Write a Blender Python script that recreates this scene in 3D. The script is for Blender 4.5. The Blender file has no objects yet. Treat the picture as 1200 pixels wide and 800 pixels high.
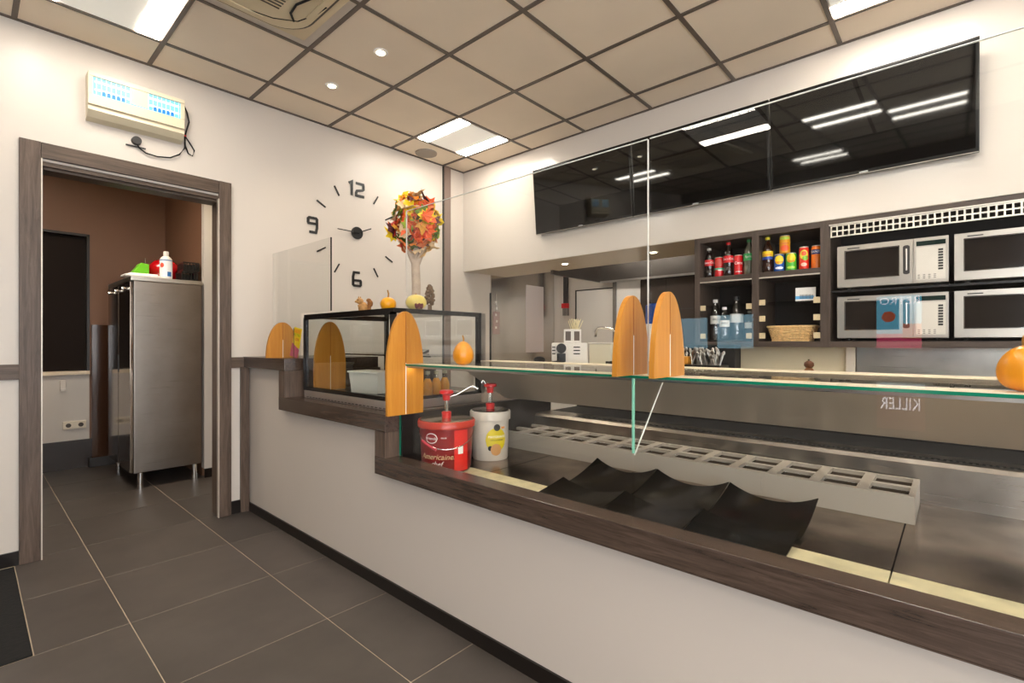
import bpy, bmesh, math, random
from mathutils import Vector, Matrix
random.seed(7)
PI = math.pi
S = bpy.context.scene
COL = S.collection

# ------------------------------------------------------------------ camera, world, exposure
cam_data = bpy.data.cameras.new('camera')
cam_data.sensor_width = 36
cam_data.lens = 578 / 1200 * 36
cam_data.shift_y = 0.0008
cam_data.clip_start = 0.02
cam = bpy.data.objects.new('camera', cam_data)
COL.objects.link(cam)
cam.location = (0, 0, 1.21)
cam.rotation_euler = (PI / 2, 0, math.atan(522 / 578) * -1 + 0)
# +X runs along the door wall, +Y along the counter; the view turns between them
cam.rotation_euler[2] = math.radians(90) * -1 + math.atan(522 / 578)
S.camera = cam

w = bpy.data.worlds.new('world'); S.world = w
w.use_nodes = True
w.node_tree.nodes['Background'].inputs[0].default_value = (0.93, 0.95, 1.0, 1)
w.node_tree.nodes['Background'].inputs[1].default_value = 6.5

S.view_settings.view_transform = 'Standard'
S.view_settings.look = 'None'
S.view_settings.gamma = 1
S.view_settings.exposure = 0.24
try: S.view_settings.use_curve_mapping = False
except Exception: pass

STRIP = 34.0        # strength of the ceiling strips
SPOTW = 18.0        # watts of each downlight
# fill daylight enters through unseen windows added behind the viewer: light portals in the openings
for pn, loc, rot, sx, sy in (('portal_back', (-.5, -3.68, 1.5), (math.radians(-90), 0, 0), 3.4, 2.4), ('portal_front', (-2.38, -2.1, 1.5), (0, math.radians(-90), 0), 2.4, 2.8)):
    pd = bpy.data.lights.new(pn, 'AREA'); pd.shape = 'RECTANGLE'; pd.size = sx; pd.size_y = sy; pd.cycles.is_portal = True
    po = bpy.data.objects.new(pn, pd); COL.objects.link(po); po.location = loc; po.rotation_euler = rot

# ------------------------------------------------------------------ materials
def newmat(name):
    m = bpy.data.materials.new(name); m.use_nodes = True
    return m, m.node_tree, m.node_tree.nodes['Principled BSDF']
def lin(c):
    return tuple((v / 12.92 if v <= .04045 else ((v + .055) / 1.055) ** 2.4) for v in c)
def hexc(h):
    h = h.lstrip('#'); return lin(tuple(int(h[i:i + 2], 16) / 255 for i in (0, 2, 4)))
_pc = {}
def plain(name, col, rough=.5, metal=0, spec=.5, emis=None, es=0, noise=.0, nscale=8, bump=0, coat=0, stretch=None):
    if name in _pc: return _pc[name]
    m, nt, b = newmat(name)
    if isinstance(col, str): col = hexc(col)
    b.inputs['Base Color'].default_value = (*col, 1)
    b.inputs['Roughness'].default_value = rough
    b.inputs['Metallic'].default_value = metal
    b.inputs['Specular IOR Level'].default_value = spec
    b.inputs['Coat Weight'].default_value = coat
    if emis:
        b.inputs['Emission Color'].default_value = (*hexc(emis), 1) if isinstance(emis, str) else (*emis, 1)
        b.inputs['Emission Strength'].default_value = es
    if noise or bump:
        tc = nt.nodes.new('ShaderNodeTexCoord')
        mp = nt.nodes.new('ShaderNodeMapping')
        if stretch: mp.inputs['Scale'].default_value = stretch
        n = nt.nodes.new('ShaderNodeTexNoise'); n.inputs['Scale'].default_value = nscale
        n.inputs['Detail'].default_value = 6
        nt.links.new(tc.outputs['Object'], mp.inputs['Vector'])
        nt.links.new(mp.outputs[0], n.inputs['Vector'])
        if noise:
            r = nt.nodes.new('ShaderNodeMapRange')
            r.inputs['From Min'].default_value = .3; r.inputs['From Max'].default_value = .7
            r.inputs['To Min'].default_value = 1 - noise; r.inputs['To Max'].default_value = 1 + noise
            mx = nt.nodes.new('ShaderNodeVectorMath'); mx.operation = 'SCALE'
            mx.inputs[0].default_value = col
            nt.links.new(n.outputs[0], r.inputs[0]); nt.links.new(r.outputs[0], mx.inputs['Scale'])
            nt.links.new(mx.outputs[0], b.inputs['Base Color'])
        if bump:
            bp = nt.nodes.new('ShaderNodeBump'); bp.inputs['Strength'].default_value = bump
            bp.inputs['Distance'].default_value = .002
            nt.links.new(n.outputs[0], bp.inputs['Height']); nt.links.new(bp.outputs[0], b.inputs['Normal'])
    _pc[name] = m
    return m

def wood_mat(name, axis, c1, c2, rough=.42, scale=9.0, gloss=.4):
    m, nt, b = newmat(name)
    tc = nt.nodes.new('ShaderNodeTexCoord'); mp = nt.nodes.new('ShaderNodeMapping')
    sc = [10, 10, 10]; sc[axis] = .7
    mp.inputs['Scale'].default_value = sc
    n = nt.nodes.new('ShaderNodeTexNoise'); n.inputs['Scale'].default_value = scale / 3
    n.inputs['Detail'].default_value = 9; n.inputs['Roughness'].default_value = .68
    n.inputs['Distortion'].default_value = .6
    cr = nt.nodes.new('ShaderNodeValToRGB')
    cr.color_ramp.elements[0].position = .32; cr.color_ramp.elements[0].color = (*hexc(c1), 1)
    cr.color_ramp.elements[1].position = .68; cr.color_ramp.elements[1].color = (*hexc(c2), 1)
    bp = nt.nodes.new('ShaderNodeBump'); bp.inputs['Strength'].default_value = .35; bp.inputs['Distance'].default_value = .0015
    nt.links.new(tc.outputs['Object'], mp.inputs[0]); nt.links.new(mp.outputs[0], n.inputs['Vector'])
    nt.links.new(n.outputs[0], cr.inputs[0]); nt.links.new(cr.outputs[0], b.inputs['Base Color'])
    nt.links.new(n.outputs[0], bp.inputs['Height']); nt.links.new(bp.outputs[0], b.inputs['Normal'])
    b.inputs['Roughness'].default_value = rough; b.inputs['Specular IOR Level'].default_value = gloss
    return m

def steel_mat(name, col=(.55, .53, .5), rough=.28, axis=1, blotch=.25):
    m, nt, b = newmat(name)
    b.inputs['Metallic'].default_value = 1
    tc = nt.nodes.new('ShaderNodeTexCoord'); mp = nt.nodes.new('ShaderNodeMapping')
    sc = [90, 90, 90]; sc[axis] = .6
    mp.inputs['Scale'].default_value = sc
    n = nt.nodes.new('ShaderNodeTexNoise'); n.inputs['Scale'].default_value = 4; n.inputs['Detail'].default_value = 4
    n2 = nt.nodes.new('ShaderNodeTexNoise'); n2.inputs['Scale'].default_value = 5; n2.inputs['Detail'].default_value = 6
    nt.links.new(tc.outputs['Object'], mp.inputs[0]); nt.links.new(mp.outputs[0], n.inputs['Vector'])
    nt.links.new(tc.outputs['Object'], n2.inputs['Vector'])
    r = nt.nodes.new('ShaderNodeMapRange'); r.inputs['From Min'].default_value = .3; r.inputs['From Max'].default_value = .7
    r.inputs['To Min'].default_value = rough * .9; r.inputs['To Max'].default_value = rough * 1.12
    nt.links.new(n.outputs[0], r.inputs[0]); nt.links.new(r.outputs[0], b.inputs['Roughness'])
    r2 = nt.nodes.new('ShaderNodeMapRange'); r2.inputs['From Min'].default_value = .3; r2.inputs['From Max'].default_value = .7
    r2.inputs['To Min'].default_value = 1 - blotch; r2.inputs['To Max'].default_value = 1 + blotch * .4
    v = nt.nodes.new('ShaderNodeVectorMath'); v.operation = 'SCALE'; v.inputs[0].default_value = col
    nt.links.new(n2.outputs[0], r2.inputs[0]); nt.links.new(r2.outputs[0], v.inputs['Scale']); nt.links.new(v.outputs[0], b.inputs['Base Color'])
    bp = nt.nodes.new('ShaderNodeBump'); bp.inputs['Strength'].default_value = .015; bp.inputs['Distance'].default_value = .001
    nt.links.new(n.outputs[0], bp.inputs['Height']); nt.links.new(bp.outputs[0], b.inputs['Normal'])
    return m

def pane_mat(name, tint=(1, 1, 1), base=.04, rough=0.0):
    """thin clear pane: see-through with a Schlick mirror"""
    m = bpy.data.materials.new(name); m.use_nodes = True; nt = m.node_tree
    nt.nodes.remove(nt.nodes['Principled BSDF'])
    out = nt.nodes['Material Output']
    tr = nt.nodes.new('ShaderNodeBsdfTransparent'); tr.inputs[0].default_value = (*tint, 1)
    gl = nt.nodes.new('ShaderNodeBsdfGlossy'); gl.inputs['Roughness'].default_value = rough
    lw = nt.nodes.new('ShaderNodeLayerWeight'); lw.inputs[0].default_value = .5
    p = nt.nodes.new('ShaderNodeMath'); p.operation = 'POWER'; p.inputs[1].default_value = 5
    ma = nt.nodes.new('ShaderNodeMath'); ma.operation = 'MULTIPLY_ADD'; ma.inputs[1].default_value = .9; ma.inputs[2].default_value = base
    mx = nt.nodes.new('ShaderNodeMixShader')
    nt.links.new(lw.outputs['Facing'], p.inputs[0]); nt.links.new(p.outputs[0], ma.inputs[0]); nt.links.new(ma.outputs[0], mx.inputs[0])
    nt.links.new(tr.outputs[0], mx.inputs[1]); nt.links.new(gl.outputs[0], mx.inputs[2]); nt.links.new(mx.outputs[0], out.inputs['Surface'])
    return m

def tile_mat(name, c, var=.06, rough=.45):
    m, nt, b = newmat(name)
    tc = nt.nodes.new('ShaderNodeTexCoord')
    gi = nt.nodes.new('ShaderNodeObjectInfo')
    ad = nt.nodes.new('ShaderNodeVectorMath'); ad.operation = 'ADD'
    nt.links.new(tc.outputs['Object'], ad.inputs[0])
    sc = nt.nodes.new('ShaderNodeVectorMath'); sc.operation = 'SCALE'; sc.inputs['Scale'].default_value = 1
    nt.links.new(gi.outputs['Location'], ad.inputs[1])
    n = nt.nodes.new('ShaderNodeTexNoise'); n.inputs['Scale'].default_value = 3.5; n.inputs['Detail'].default_value = 8; n.inputs['Roughness'].default_value = .62
    nt.links.new(ad.outputs[0], n.inputs['Vector'])
    r = nt.nodes.new('ShaderNodeMapRange'); r.inputs['From Min'].default_value = .3; r.inputs['From Max'].default_value = .7
    r.inputs['To Min'].default_value = .82; r.inputs['To Max'].default_value = 1.16
    r2 = nt.nodes.new('ShaderNodeMapRange'); r2.inputs['To Min'].default_value = 1 - var; r2.inputs['To Max'].default_value = 1 + var
    nt.links.new(gi.outputs['Random'], r2.inputs[0])
    nt.links.new(n.outputs[0], r.inputs[0])
    mu = nt.nodes.new('ShaderNodeMath'); mu.operation = 'MULTIPLY'
    nt.links.new(r.outputs[0], mu.inputs[0]); nt.links.new(r2.outputs[0], mu.inputs[1])
    v = nt.nodes.new('ShaderNodeVectorMath'); v.operation = 'SCALE'; v.inputs[0].default_value = hexc(c)
    nt.links.new(mu.outputs[0], v.inputs['Scale']); nt.links.new(v.outputs[0], b.inputs['Base Color'])
    b.inputs['Roughness'].default_value = rough
    bp = nt.nodes.new('ShaderNodeBump'); bp.inputs['Strength'].default_value = .12; bp.inputs['Distance'].default_value = .001
    nt.links.new(n.outputs[0], bp.inputs['Height']); nt.links.new(bp.outputs[0], b.inputs['Normal'])
    return m

M_wall = plain('wall paint', '#d0c6bb', .35, noise=.012, nscale=2, spec=.4)
M_counter = plain('counter laminate', '#c2b6aa', .38, noise=.01, nscale=2, spec=.4)
M_ceil = plain('ceiling tile', '#f2e2cc', .85, noise=.03, nscale=2.2)
M_grid = plain('ceiling grid', '#665a4f', .5)
M_floor = tile_mat('floor tile', '#4c4540', .1, .4)
M_grout = plain('grout', '#b3a48f', .9, noise=.1, nscale=20)
M_woodx = wood_mat('dark oak x', 0, '#3b2e25', '#675547', scale=14)
M_woody = wood_mat('dark oak y', 1, '#2e231c', '#57463b', rough=.26, gloss=.9, scale=22)
M_woodz = wood_mat('dark oak z', 2, '#403229', '#6a584b', scale=14)
M_shelfw = wood_mat('grey oak', 1, '#392e27', '#574a42')
M_shelfz = wood_mat('grey oak upright', 2, '#392e27', '#574a42')
M_orange = wood_mat('orange wood', 2, '#ad6c16', '#c28430', rough=.38, gloss=.5)
M_black = plain('black laminate', '#14110f', .3)
M_blackmat = plain('black matt', '#0f0d0c', .75)
M_base = plain('black baseboard', '#17110e', .3)
M_bframe = plain('black frame', '#12100f', .22)
M_screen = plain('tv screen', '#030303', .04, spec=.5)
M_bezel = plain('tv bezel', '#0b0b0b', .2)
M_steel = steel_mat('brushed steel', (.56, .53, .49), .3, 1)
M_steelx = steel_mat('cabinet steel', (.33, .29, .255), .3, 0, .12)
M_steelp = steel_mat('display steel', (.43, .39, .35), .30, 1, .3)
M_deck = steel_mat('deck steel', (.40, .32, .26), .22, 1, .6)
M_slope = plain('display back panel', '#b0a595', .3, metal=.25, noise=.05, nscale=3)
M_mirror = steel_mat('polished dark steel', (.28, .22, .17), .12, 2, .1)
M_kpanel = steel_mat('kitchen panel steel', (.62, .57, .52), .2, 2, .06)
M_chrome = plain('chrome', (.8, .8, .78), .08, metal=1)
M_glass = pane_mat('clear glass', (.99, .996, .992), .032)
M_casegl = pane_mat('case glass', (.97, .985, .98), .04)
M_tintgl = pane_mat('smoked glass', (.35, .33, .3), .06)
M_gedge = plain('green glass edge', '#0f6b50', .12, emis=None)
M_gedgel = plain('light glass edge', '#7fbfa4', .15)
M_wedge = plain('pale glass edge', '#e9ece6', .2)
M_dedge = plain('dark glass edge', '#2c2a27', .2)
M_cream = plain('cream laminate', '#e8d8bd', .4)
M_brown = plain('brown wall paint', '#7d5a43', .55, noise=.06, nscale=2)
M_white = plain('white plastic', '#e8e2da', .35)
M_offwhite = plain('off white plastic', '#e5dac6', .4)
M_red = plain('red plastic', '#c41a1c', .3)
M_darkgrey = plain('dark grey', '#2b2725', .45)
M_dtile = plain('dark wall tile', '#2f2723', .25)
M_lamp = plain('lamp strip', '#ffffff', .5, emis=(1.0, .93, .82), es=STRIP)
M_spot = plain('downlight lens', '#ffffff', .5, emis=(1.0, .86, .62), es=14)
M_panelmid = plain('lamp panel middle', '#e9e4d8', .5, emis=(1.0, .95, .85), es=.25)

# ------------------------------------------------------------------ mesh helpers
class MB:
    def __init__(s): s.bm = bmesh.new(); s.mats = []; s.mi = 0
    def mat(s, m):
        if m not in s.mats: s.mats.append(m)
        s.mi = s.mats.index(m); return s
    def _fin(s, n0):
        for f in list(s.bm.faces)[n0:]: f.material_index = s.mi
    def box(s, x0, x1, y0, y1, z0, z1, bev=0):
        n0 = len(s.bm.faces)
        if x0 > x1: x0, x1 = x1, x0
        if y0 > y1: y0, y1 = y1, y0
        if z0 > z1: z0, z1 = z1, z0
        v = [s.bm.verts.new(p) for p in ((x0,y0,z0),(x1,y0,z0),(x1,y1,z0),(x0,y1,z0),(x0,y0,z1),(x1,y0,z1),(x1,y1,z1),(x0,y1,z1))]
        fs = [s.bm.faces.new([v[i] for i in q]) for q in ((3,2,1,0),(4,5,6,7),(0,1,5,4),(1,2,6,5),(2,3,7,6),(3,0,4,7))]
        if bev:
            es = list({e for f in fs for e in f.edges})
            bmesh.ops.bevel(s.bm, geom=es, offset=bev, segments=2, profile=.6, affect='EDGES')
        s.bm.faces.ensure_lookup_table(); s._fin(n0); return s
    def prism(s, pts, ax, a0, a1):
        """polygon pts in the two other axes extruded along axis ax"""
        n0 = len(s.bm.faces)
        def mk(p, a):
            if ax == 0: return (a, p[0], p[1])
            if ax == 1: return (p[0], a, p[1])
            return (p[0], p[1], a)
        A = [s.bm.verts.new(mk(p, a0)) for p in pts]; B = [s.bm.verts.new(mk(p, a1)) for p in pts]
        s.bm.faces.new(A); s.bm.faces.new(list(reversed(B)))
        n = len(pts)
        for i in range(n): s.bm.faces.new([A[i], B[i], B[(i+1) % n], A[(i+1) % n]])
        s._fin(n0); return s
    def lathe(s, prof, c=(0,0,0), n=24, axis=2, ribs=0, ribd=0):
        n0 = len(s.bm.faces); rings = []
        for r, z in prof:
            ring = []
            for i in range(n):
                a = 2*PI*i/n; rr = r*(1 - ribd*abs(math.cos(ribs*a/2))**4) if ribs else r
                x, y = rr*math.cos(a), rr*math.sin(a)
                p = (x,y,z) if axis == 2 else ((z,x,y) if axis == 0 else (x,z,y))
                ring.append(s.bm.verts.new((c[0]+p[0], c[1]+p[1], c[2]+p[2])))
            rings.append(ring)
        for a, b in zip(rings, rings[1:]):
            for i in range(n): s.bm.faces.new([a[i], a[(i+1)%n], b[(i+1)%n], b[i]])
        s.bm.faces.new(list(reversed(rings[0]))); s.bm.faces.new(rings[-1])
        s._fin(n0); return s
    def tube(s, pts, r, n=8, r2=None):
        n0 = len(s.bm.faces); pts = [Vector(p) for p in pts]; rings = []
        up = Vector((0,0,1))
        for i, p in enumerate(pts):
            t = (pts[min(i+1,len(pts)-1)] - pts[max(i-1,0)]).normalized()
            a = t.cross(up if abs(t.z) < .95 else Vector((1,0,0))).normalized(); b = t.cross(a)
            k = i/(max(1,len(pts)-1)); rr = r if r2 is None else r+(r2-r)*k
            rings.append([s.bm.verts.new(p + a*rr*math.cos(2*PI*j/n) + b*rr*math.sin(2*PI*j/n)) for j in range(n)])
        for a, b in zip(rings, rings[1:]):
            for i in range(n): s.bm.faces.new([a[i], a[(i+1)%n], b[(i+1)%n], b[i]])
        s.bm.faces.new(list(reversed(rings[0]))); s.bm.faces.new(rings[-1]); s._fin(n0); return s
    def ball(s, c, r, sc=(1,1,1), n=12):
        prof = [(max(.0005, math.sin(PI*k/n))*1, -math.cos(PI*k/n)) for k in range(n+1)]
        n0 = len(s.bm.faces); v0 = len(s.bm.verts)
        s.lathe([(p[0]*r, p[1]*r) for p in prof], (0,0,0), n=16)
        s.bm.verts.ensure_lookup_table()
        for v in s.bm.verts[v0:]:
            v.co = Vector((v.co.x*sc[0]+c[0], v.co.y*sc[1]+c[1], v.co.z*sc[2]+c[2]))
        return s
    def strip(s, pts, wd, ax, a0, a1):
        """flat stroke along a 2-D polyline, of width wd, extruded along ax"""
        L, R = [], []
        P = [Vector(p) for p in pts]
        for i, p in enumerate(P):
            d1 = (P[i]-P[i-1]).normalized() if i else (P[1]-P[0]).normalized()
            d2 = (P[i+1]-P[i]).normalized() if i < len(P)-1 else d1
            n1 = Vector((-d1.y, d1.x)); n2 = Vector((-d2.y, d2.x)); n = (n1+n2); n.normalize()
            k = wd/2/max(.4, n.dot(n1)); L.append(p+n*k); R.append(p-n*k)
        for i in range(len(P)-1): s.prism([tuple(L[i]), tuple(L[i+1]), tuple(R[i+1]), tuple(R[i])], ax, a0, a1)
        return s
    def xf(s, mtx):
        bmesh.ops.transform(s.bm, matrix=mtx, verts=s.bm.verts); return s
    def mesh(s, name, smooth=None):
        bmesh.ops.recalc_face_normals(s.bm, faces=s.bm.faces)
        me = bpy.data.meshes.new(name); s.bm.to_mesh(me); s.bm.free()
        for m in s.mats: me.materials.append(m)
        if smooth:
            for p in me.polygons: p.use_smooth = True
            try: me.set_sharp_from_angle(angle=math.radians(smooth))
            except Exception: pass
        return me
    def build(s, name, parent=None, smooth=None, label=None, loc=(0,0,0), rz=0):
        o = bpy.data.objects.new(name, s.mesh(name, smooth)); COL.objects.link(o)
        o.location = loc; o.rotation_euler[2] = rz
        if parent is not None: o.parent = parent
        if label: o['label'] = label
        return o
def mb(m):
    return MB().mat(m)
def tag(o, label, cat, group=None):
    o['label'] = label; o['category'] = cat
    if group: o['group'] = group
    return o
def thing(name, label, cat, loc=(0,0,0), rz=0, group=None):
    o = bpy.data.objects.new(name, None); COL.objects.link(o); o.empty_display_size = .05
    o.location = loc; o.rotation_euler[2] = rz
    return tag(o, label, cat, group)
def struct(o, label=None):
    o['kind'] = 'structure'
    if label: o['label'] = label
    return o
def sroot(name, label=None):
    o = bpy.data.objects.new(name, None); COL.objects.link(o); o.empty_display_size = .05
    return struct(o, label)
def inst(src, name, parent, loc=(0,0,0), rz=0):
    o = bpy.data.objects.new(name, src); COL.objects.link(o); o.location = loc; o.rotation_euler[2] = rz; o.parent = parent
    return o
def copy_tree(o, parent=None):
    c = o.copy(); COL.objects.link(c); c.parent = parent
    for ch in list(o.children): copy_tree(ch, c)
    return c
def text_mesh(txt, size, mat, depth=.0008, bend=None, align='CENTER', shear=0, name='lettering'):
    cu = bpy.data.curves.new('t', 'FONT'); cu.body = txt; cu.size = size; cu.extrude = depth/2; cu.align_x = align
    cu.align_y = 'CENTER'; cu.resolution_u = 3; cu.shear = shear
    o = bpy.data.objects.new('t', cu); COL.objects.link(o)
    bpy.context.view_layer.update()
    me = bpy.data.meshes.new_from_object(o)
    bpy.data.objects.remove(o); bpy.data.curves.remove(cu)
    for v in me.vertices:
        x, y, z = v.co
        if bend:
            a = x/bend; r = bend + z + depth/2
            v.co = (r*math.sin(a), -r*math.cos(a), y)
        else: v.co = (x, -z, y)
    me.materials.clear(); me.materials.append(mat); me.name = name
    return me
def lettering(txt, size, mat, parent, loc=(0,0,0), rz=0, bend=None, shear=0, depth=.0008, rx=0):
    o = bpy.data.objects.new('lettering', text_mesh(txt, size, mat, depth, bend, shear=shear)); COL.objects.link(o)
    o.parent = parent; o.location = loc; o.rotation_euler = (rx, 0, rz)
    return o
def facing(x, y): return math.atan2(y, x) - PI/2     # turns a thing's front (-Y) towards the customers' side
def patch(r, a0, a1, z0, z1, mat, t=.0006, n=10, shape=None):
    """a curved sticker on a cylinder whose front is -Y"""
    m = mb(mat)
    for i in range(n):
        b0 = a0+(a1-a0)*i/n; b1 = a0+(a1-a0)*(i+1)/n
        q = lambda a, rr, z: (rr*math.sin(a), -rr*math.cos(a), z)
        u0, u1 = (i/n)*2-1, ((i+1)/n)*2-1
        zc = (z0+z1)/2; h = (z1-z0)/2
        k0 = math.sqrt(max(.0001,1-u0*u0)) if shape == 'round' else 1
        k1 = math.sqrt(max(.0001,1-u1*u1)) if shape == 'round' else 1
        vs = [m.bm.verts.new(q(b0, r+t, zc-h*k0)), m.bm.verts.new(q(b1, r+t, zc-h*k1)), m.bm.verts.new(q(b1, r+t, zc+h*k1)), m.bm.verts.new(q(b0, r+t, zc+h*k0))]
        m.bm.faces.new(vs)
    bmesh.ops.remove_doubles(m.bm, verts=m.bm.verts, dist=1e-6)
    r_ = bmesh.ops.extrude_face_region(m.bm, geom=list(m.bm.faces))
    for v in [g for g in r_['geom'] if isinstance(g, bmesh.types.BMVert)]:
        l = math.hypot(v.co.x, v.co.y); v.co.x *= (l-t)/l; v.co.y *= (l-t)/l
    return m

CZ = 2.96; WY = 3.80; WX = 3.46
# ------------------------------------------------------------------ floor
floor = sroot('floor')
mb(M_grout).box(-2.3, 5.1, -3.6, 6.35, -.12, -.0012).build('screed', floor)
XL = [-2.3+0, -1.885, -1.295, -.705, -.115, .475, 1.062, 1.652]
YL = [-3.6, -3.36, -2.76, -2.16, -1.56, -.96, -.36, .24, .84, 1.445, 2.05, 2.648, 3.25, 3.85, 4.435, 5.03, 5.63, 6.30]
cache = {}
def slab(parent, name, x0, x1, y0, y1, z0, z1, gap, mat, bev=.0007):
    dx, dy = round(x1-x0-gap, 4), round(y1-y0-gap, 4)
    k = (name, dx, dy)
    if k not in cache:
        cache[k] = mb(mat).box(-dx/2, dx/2, -dy/2, dy/2, z0, z1, bev).mesh(name)
    return inst(cache[k], name, parent, ((x0+x1)/2, (y0+y1)/2, 0))
for i in range(len(XL)-1):
    for j in range(len(YL)-1):
        x0, x1, y0, y1 = XL[i], XL[i+1], YL[j], YL[j+1]
        if x1 < .5 and y1 > 3.95 and x0 < -.2: continue
        if x0 < .15 and 2.6 < y0 < 3.3:           # the mat is let in here
            if x1 < .15: continue
            x0 = .176
        if x0 < .0 and 3.2 < y0 < 3.9: pass
        if x0 < .1 and y0 > 3.2 and y0 < 3.3: continue
        slab(floor, 'floor_tile', x0, x1, y0, y1, -.006, 0, .0035, M_floor)
mb(M_floor).box(1.66, 5.1, -3.6, 3.8, -.006, -.0005).build('floor_covering', floor)
M_mat = plain('entrance mat', '#0d0b0b', .95, noise=.5, nscale=60, bump=.8)
mt = mb(M_mat).box(-1.6, .1735, 2.651, 3.76, -.003, .006, .002).build('floor_mat')
tag(mt, 'black entrance mat let into the floor tiles left of the doorway', 'mat')

# ------------------------------------------------------------------ ceiling
ceil = sroot('ceiling')
mb(plain('ceiling void', '#1d1815', .9)).box(-2.3, WX+.6, -3.6, 3.95, CZ+.03, CZ+.12).build('ceiling_deck', ceil)
CX = [-2.3, -1.625, -1.025, -.425, .175, .775, 1.375, 1.975, 2.572, 3.175, WX]
CY = [-3.6, -3.07, -2.473, -1.876, -1.28, -.683, -.087, .512, 1.11, 1.705, 2.30, 2.88, 3.452, WY]
GW = .024
g = mb(M_grid)
for x in CX[1:-1]: g.box(x-GW/2, x+GW/2, -3.6, WY, CZ, CZ+.02)
for y in CY[1:-1]: g.box(-2.3, WX, y-GW/2, y+GW/2, CZ+.0005, CZ+.0195)
g.box(-2.3, WX, WY-.018, WY, CZ-.001, CZ+.02); g.box(WX-.018, WX, -3.6, WY, CZ-.0015, CZ+.02)
g.build('ceiling_grid', ceil)
lamps = {(8, 11): 0, (4, 11): 0, (8, 6): 0, (4, 6): 0, (2, 3): 0, (5, 2): 0, (1, 8): 0, (6, 4): 1, (5, 7): 0}
for i in range(len(CX)-1):
    for j in range(len(CY)-1):
        x0, x1, y0, y1 = CX[i], CX[i+1], CY[j], CY[j+1]
        if (i, j) in lamps: continue
        if i in (4, 5) and j in (9, 10): continue      # air conditioner
        slab(ceil, 'ceiling_tile', x0, x1, y0, y1, CZ+.006, CZ+.022, GW-.004, M_ceil, 0)
lamp_lab = {(8, 11): 'twin strip ceiling light panel above the counter, near the corner post',
            (4, 11): 'twin strip ceiling light panel above the insect trap',
            (8, 6): 'ceiling light panel over the right end of the counter, at the top right edge',
            (4, 6): 'twin strip light panel out of view above the place right beside the viewer',
            (2, 3): 'twin strip light panel out of view between the two shop windows',
            (5, 2): 'twin strip light panel out of view nearest the back shop window',
            (1, 8): 'twin strip light panel out of view above the backlit signs',
            (5, 7): 'twin strip light panel out of view straight above the counter front',
            (6, 4): 'twin strip light panel out of view above the far right customers side'}
for k, (i, j) in enumerate(lamps):
    x0, x1, y0, y1 = CX[i], CX[i+1], CY[j], CY[j+1]
    t = thing('ceiling_light', lamp_lab.get((i, j), 'twin strip light panel behind the viewer, reflected in the screens'), 'ceiling light', ((x0+x1)/2, (y0+y1)/2, CZ), 0, 'twin strip ceiling panels')
    hx, hy = (x1-x0)/2-.011, (y1-y0)/2-.011
    mb(M_white).box(-hx, hx, -hy, hy, .006, .028).build('housing', t)
    mb(M_panelmid).box(-hx+.13, hx-.13, -hy+.01, hy-.01, .001, .006).build('panel', t)
    for s_ in (-1, 1):
        mb(M_lamp).box(s_*(hx-.015), s_*(hx-.125), -hy+.012, hy-.012, -.002, .006).build('light_strip', t)
def downlight(x, y, z, label, group, tgt=None, watts=SPOTW):
    t = thing('downlight', label, 'ceiling light', (x, y, z), 0, group)
    mb(M_white).lathe([(.026, -.004), (.042, -.004), (.044, 0), (.044, .004), (.026, .004)], n=24).build('trim_ring', t, 40)
    mb(M_spot).lathe([(.025, -.0065), (.025, -.0042)], n=20).build('lens', t, 40)
    ld = bpy.data.lights.new('spot', 'SPOT'); ld.energy = watts; ld.color = (1, .85, .62); ld.spot_size = math.radians(120); ld.spot_blend = .8; ld.shadow_soft_size = .025
    lo = bpy.data.objects.new('bulb', ld); COL.objects.link(lo); lo.location = (0, 0, -.012); lo.parent = t
    return t
downlight(1.682, 2.59, CZ+.004, 'small round ceiling spotlight beside the air conditioner, nearer the room', 'round ceiling spotlights')
downlight(1.677, 3.173, CZ+.004, 'small round ceiling spotlight beside the air conditioner, nearer the clock wall', 'round ceiling spotlights')
# round speaker
sp = mb(plain('speaker grille', '#9b8f83', .6)).lathe([(.098, -.006), (.100, .0), (.100, .006)], n=32).build('ceiling_speaker', smooth=40)
sp.location = (2.86, 3.655, CZ); tag(sp, 'round grey loudspeaker grille in the ceiling tile near the corner', 'speaker')
# air conditioner cassette
ac = thing('air_conditioner', 'cream ceiling cassette air conditioner with a loose black cable', 'air conditioner', (.79, 2.30, CZ))
M_ac = plain('ac plastic', '#d9c8a4', .4); M_acd = plain('ac dark', '#4a4036', .5)
mb(M_wall).box(-.605, .575, -.585, .57, .004, .02).build('surround', ac)
mb(M_ac).box(-.5, .515, -.48, .487, -.022, .006, .012).build('body', ac, 40)
def rr(hx, hy, r, n=8):
    pts = []
    for cx, cy, a0 in ((hx-r, hy-r, 0), (-hx+r, hy-r, PI/2), (-hx+r, -hy+r, PI), (hx-r, -hy+r, 1.5*PI)):
        pts += [(cx+r*math.cos(a0+PI/2*k/n), cy+r*math.sin(a0+PI/2*k/n)) for k in range(n+1)]
    return pts
mb(M_ac).prism([(a+.007, b+.004) for a, b in rr(.45, .45, .17)], 2, -.034, -.02).build('inner_panel', ac, 40)
mb(M_acd).prism([(a+.007, b+.004) for a, b in rr(.466, .466, .18)], 2, -.026, -.021).build('shadow_gap', ac)
for a in range(4):
    fl = mb(M_ac).box(-.25, .25, .405, .435, -.040, -.033, .003).build('louvre', ac); fl.rotation_euler[2] = a*PI/2; fl.location = (.007, .004, 0)
gr = mb(M_acd)
for k in range(24): gr.box(-.29, .29, -.29+k*.025, -.282+k*.025, -.0365, -.0335)
gr.build('grille', ac)
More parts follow.
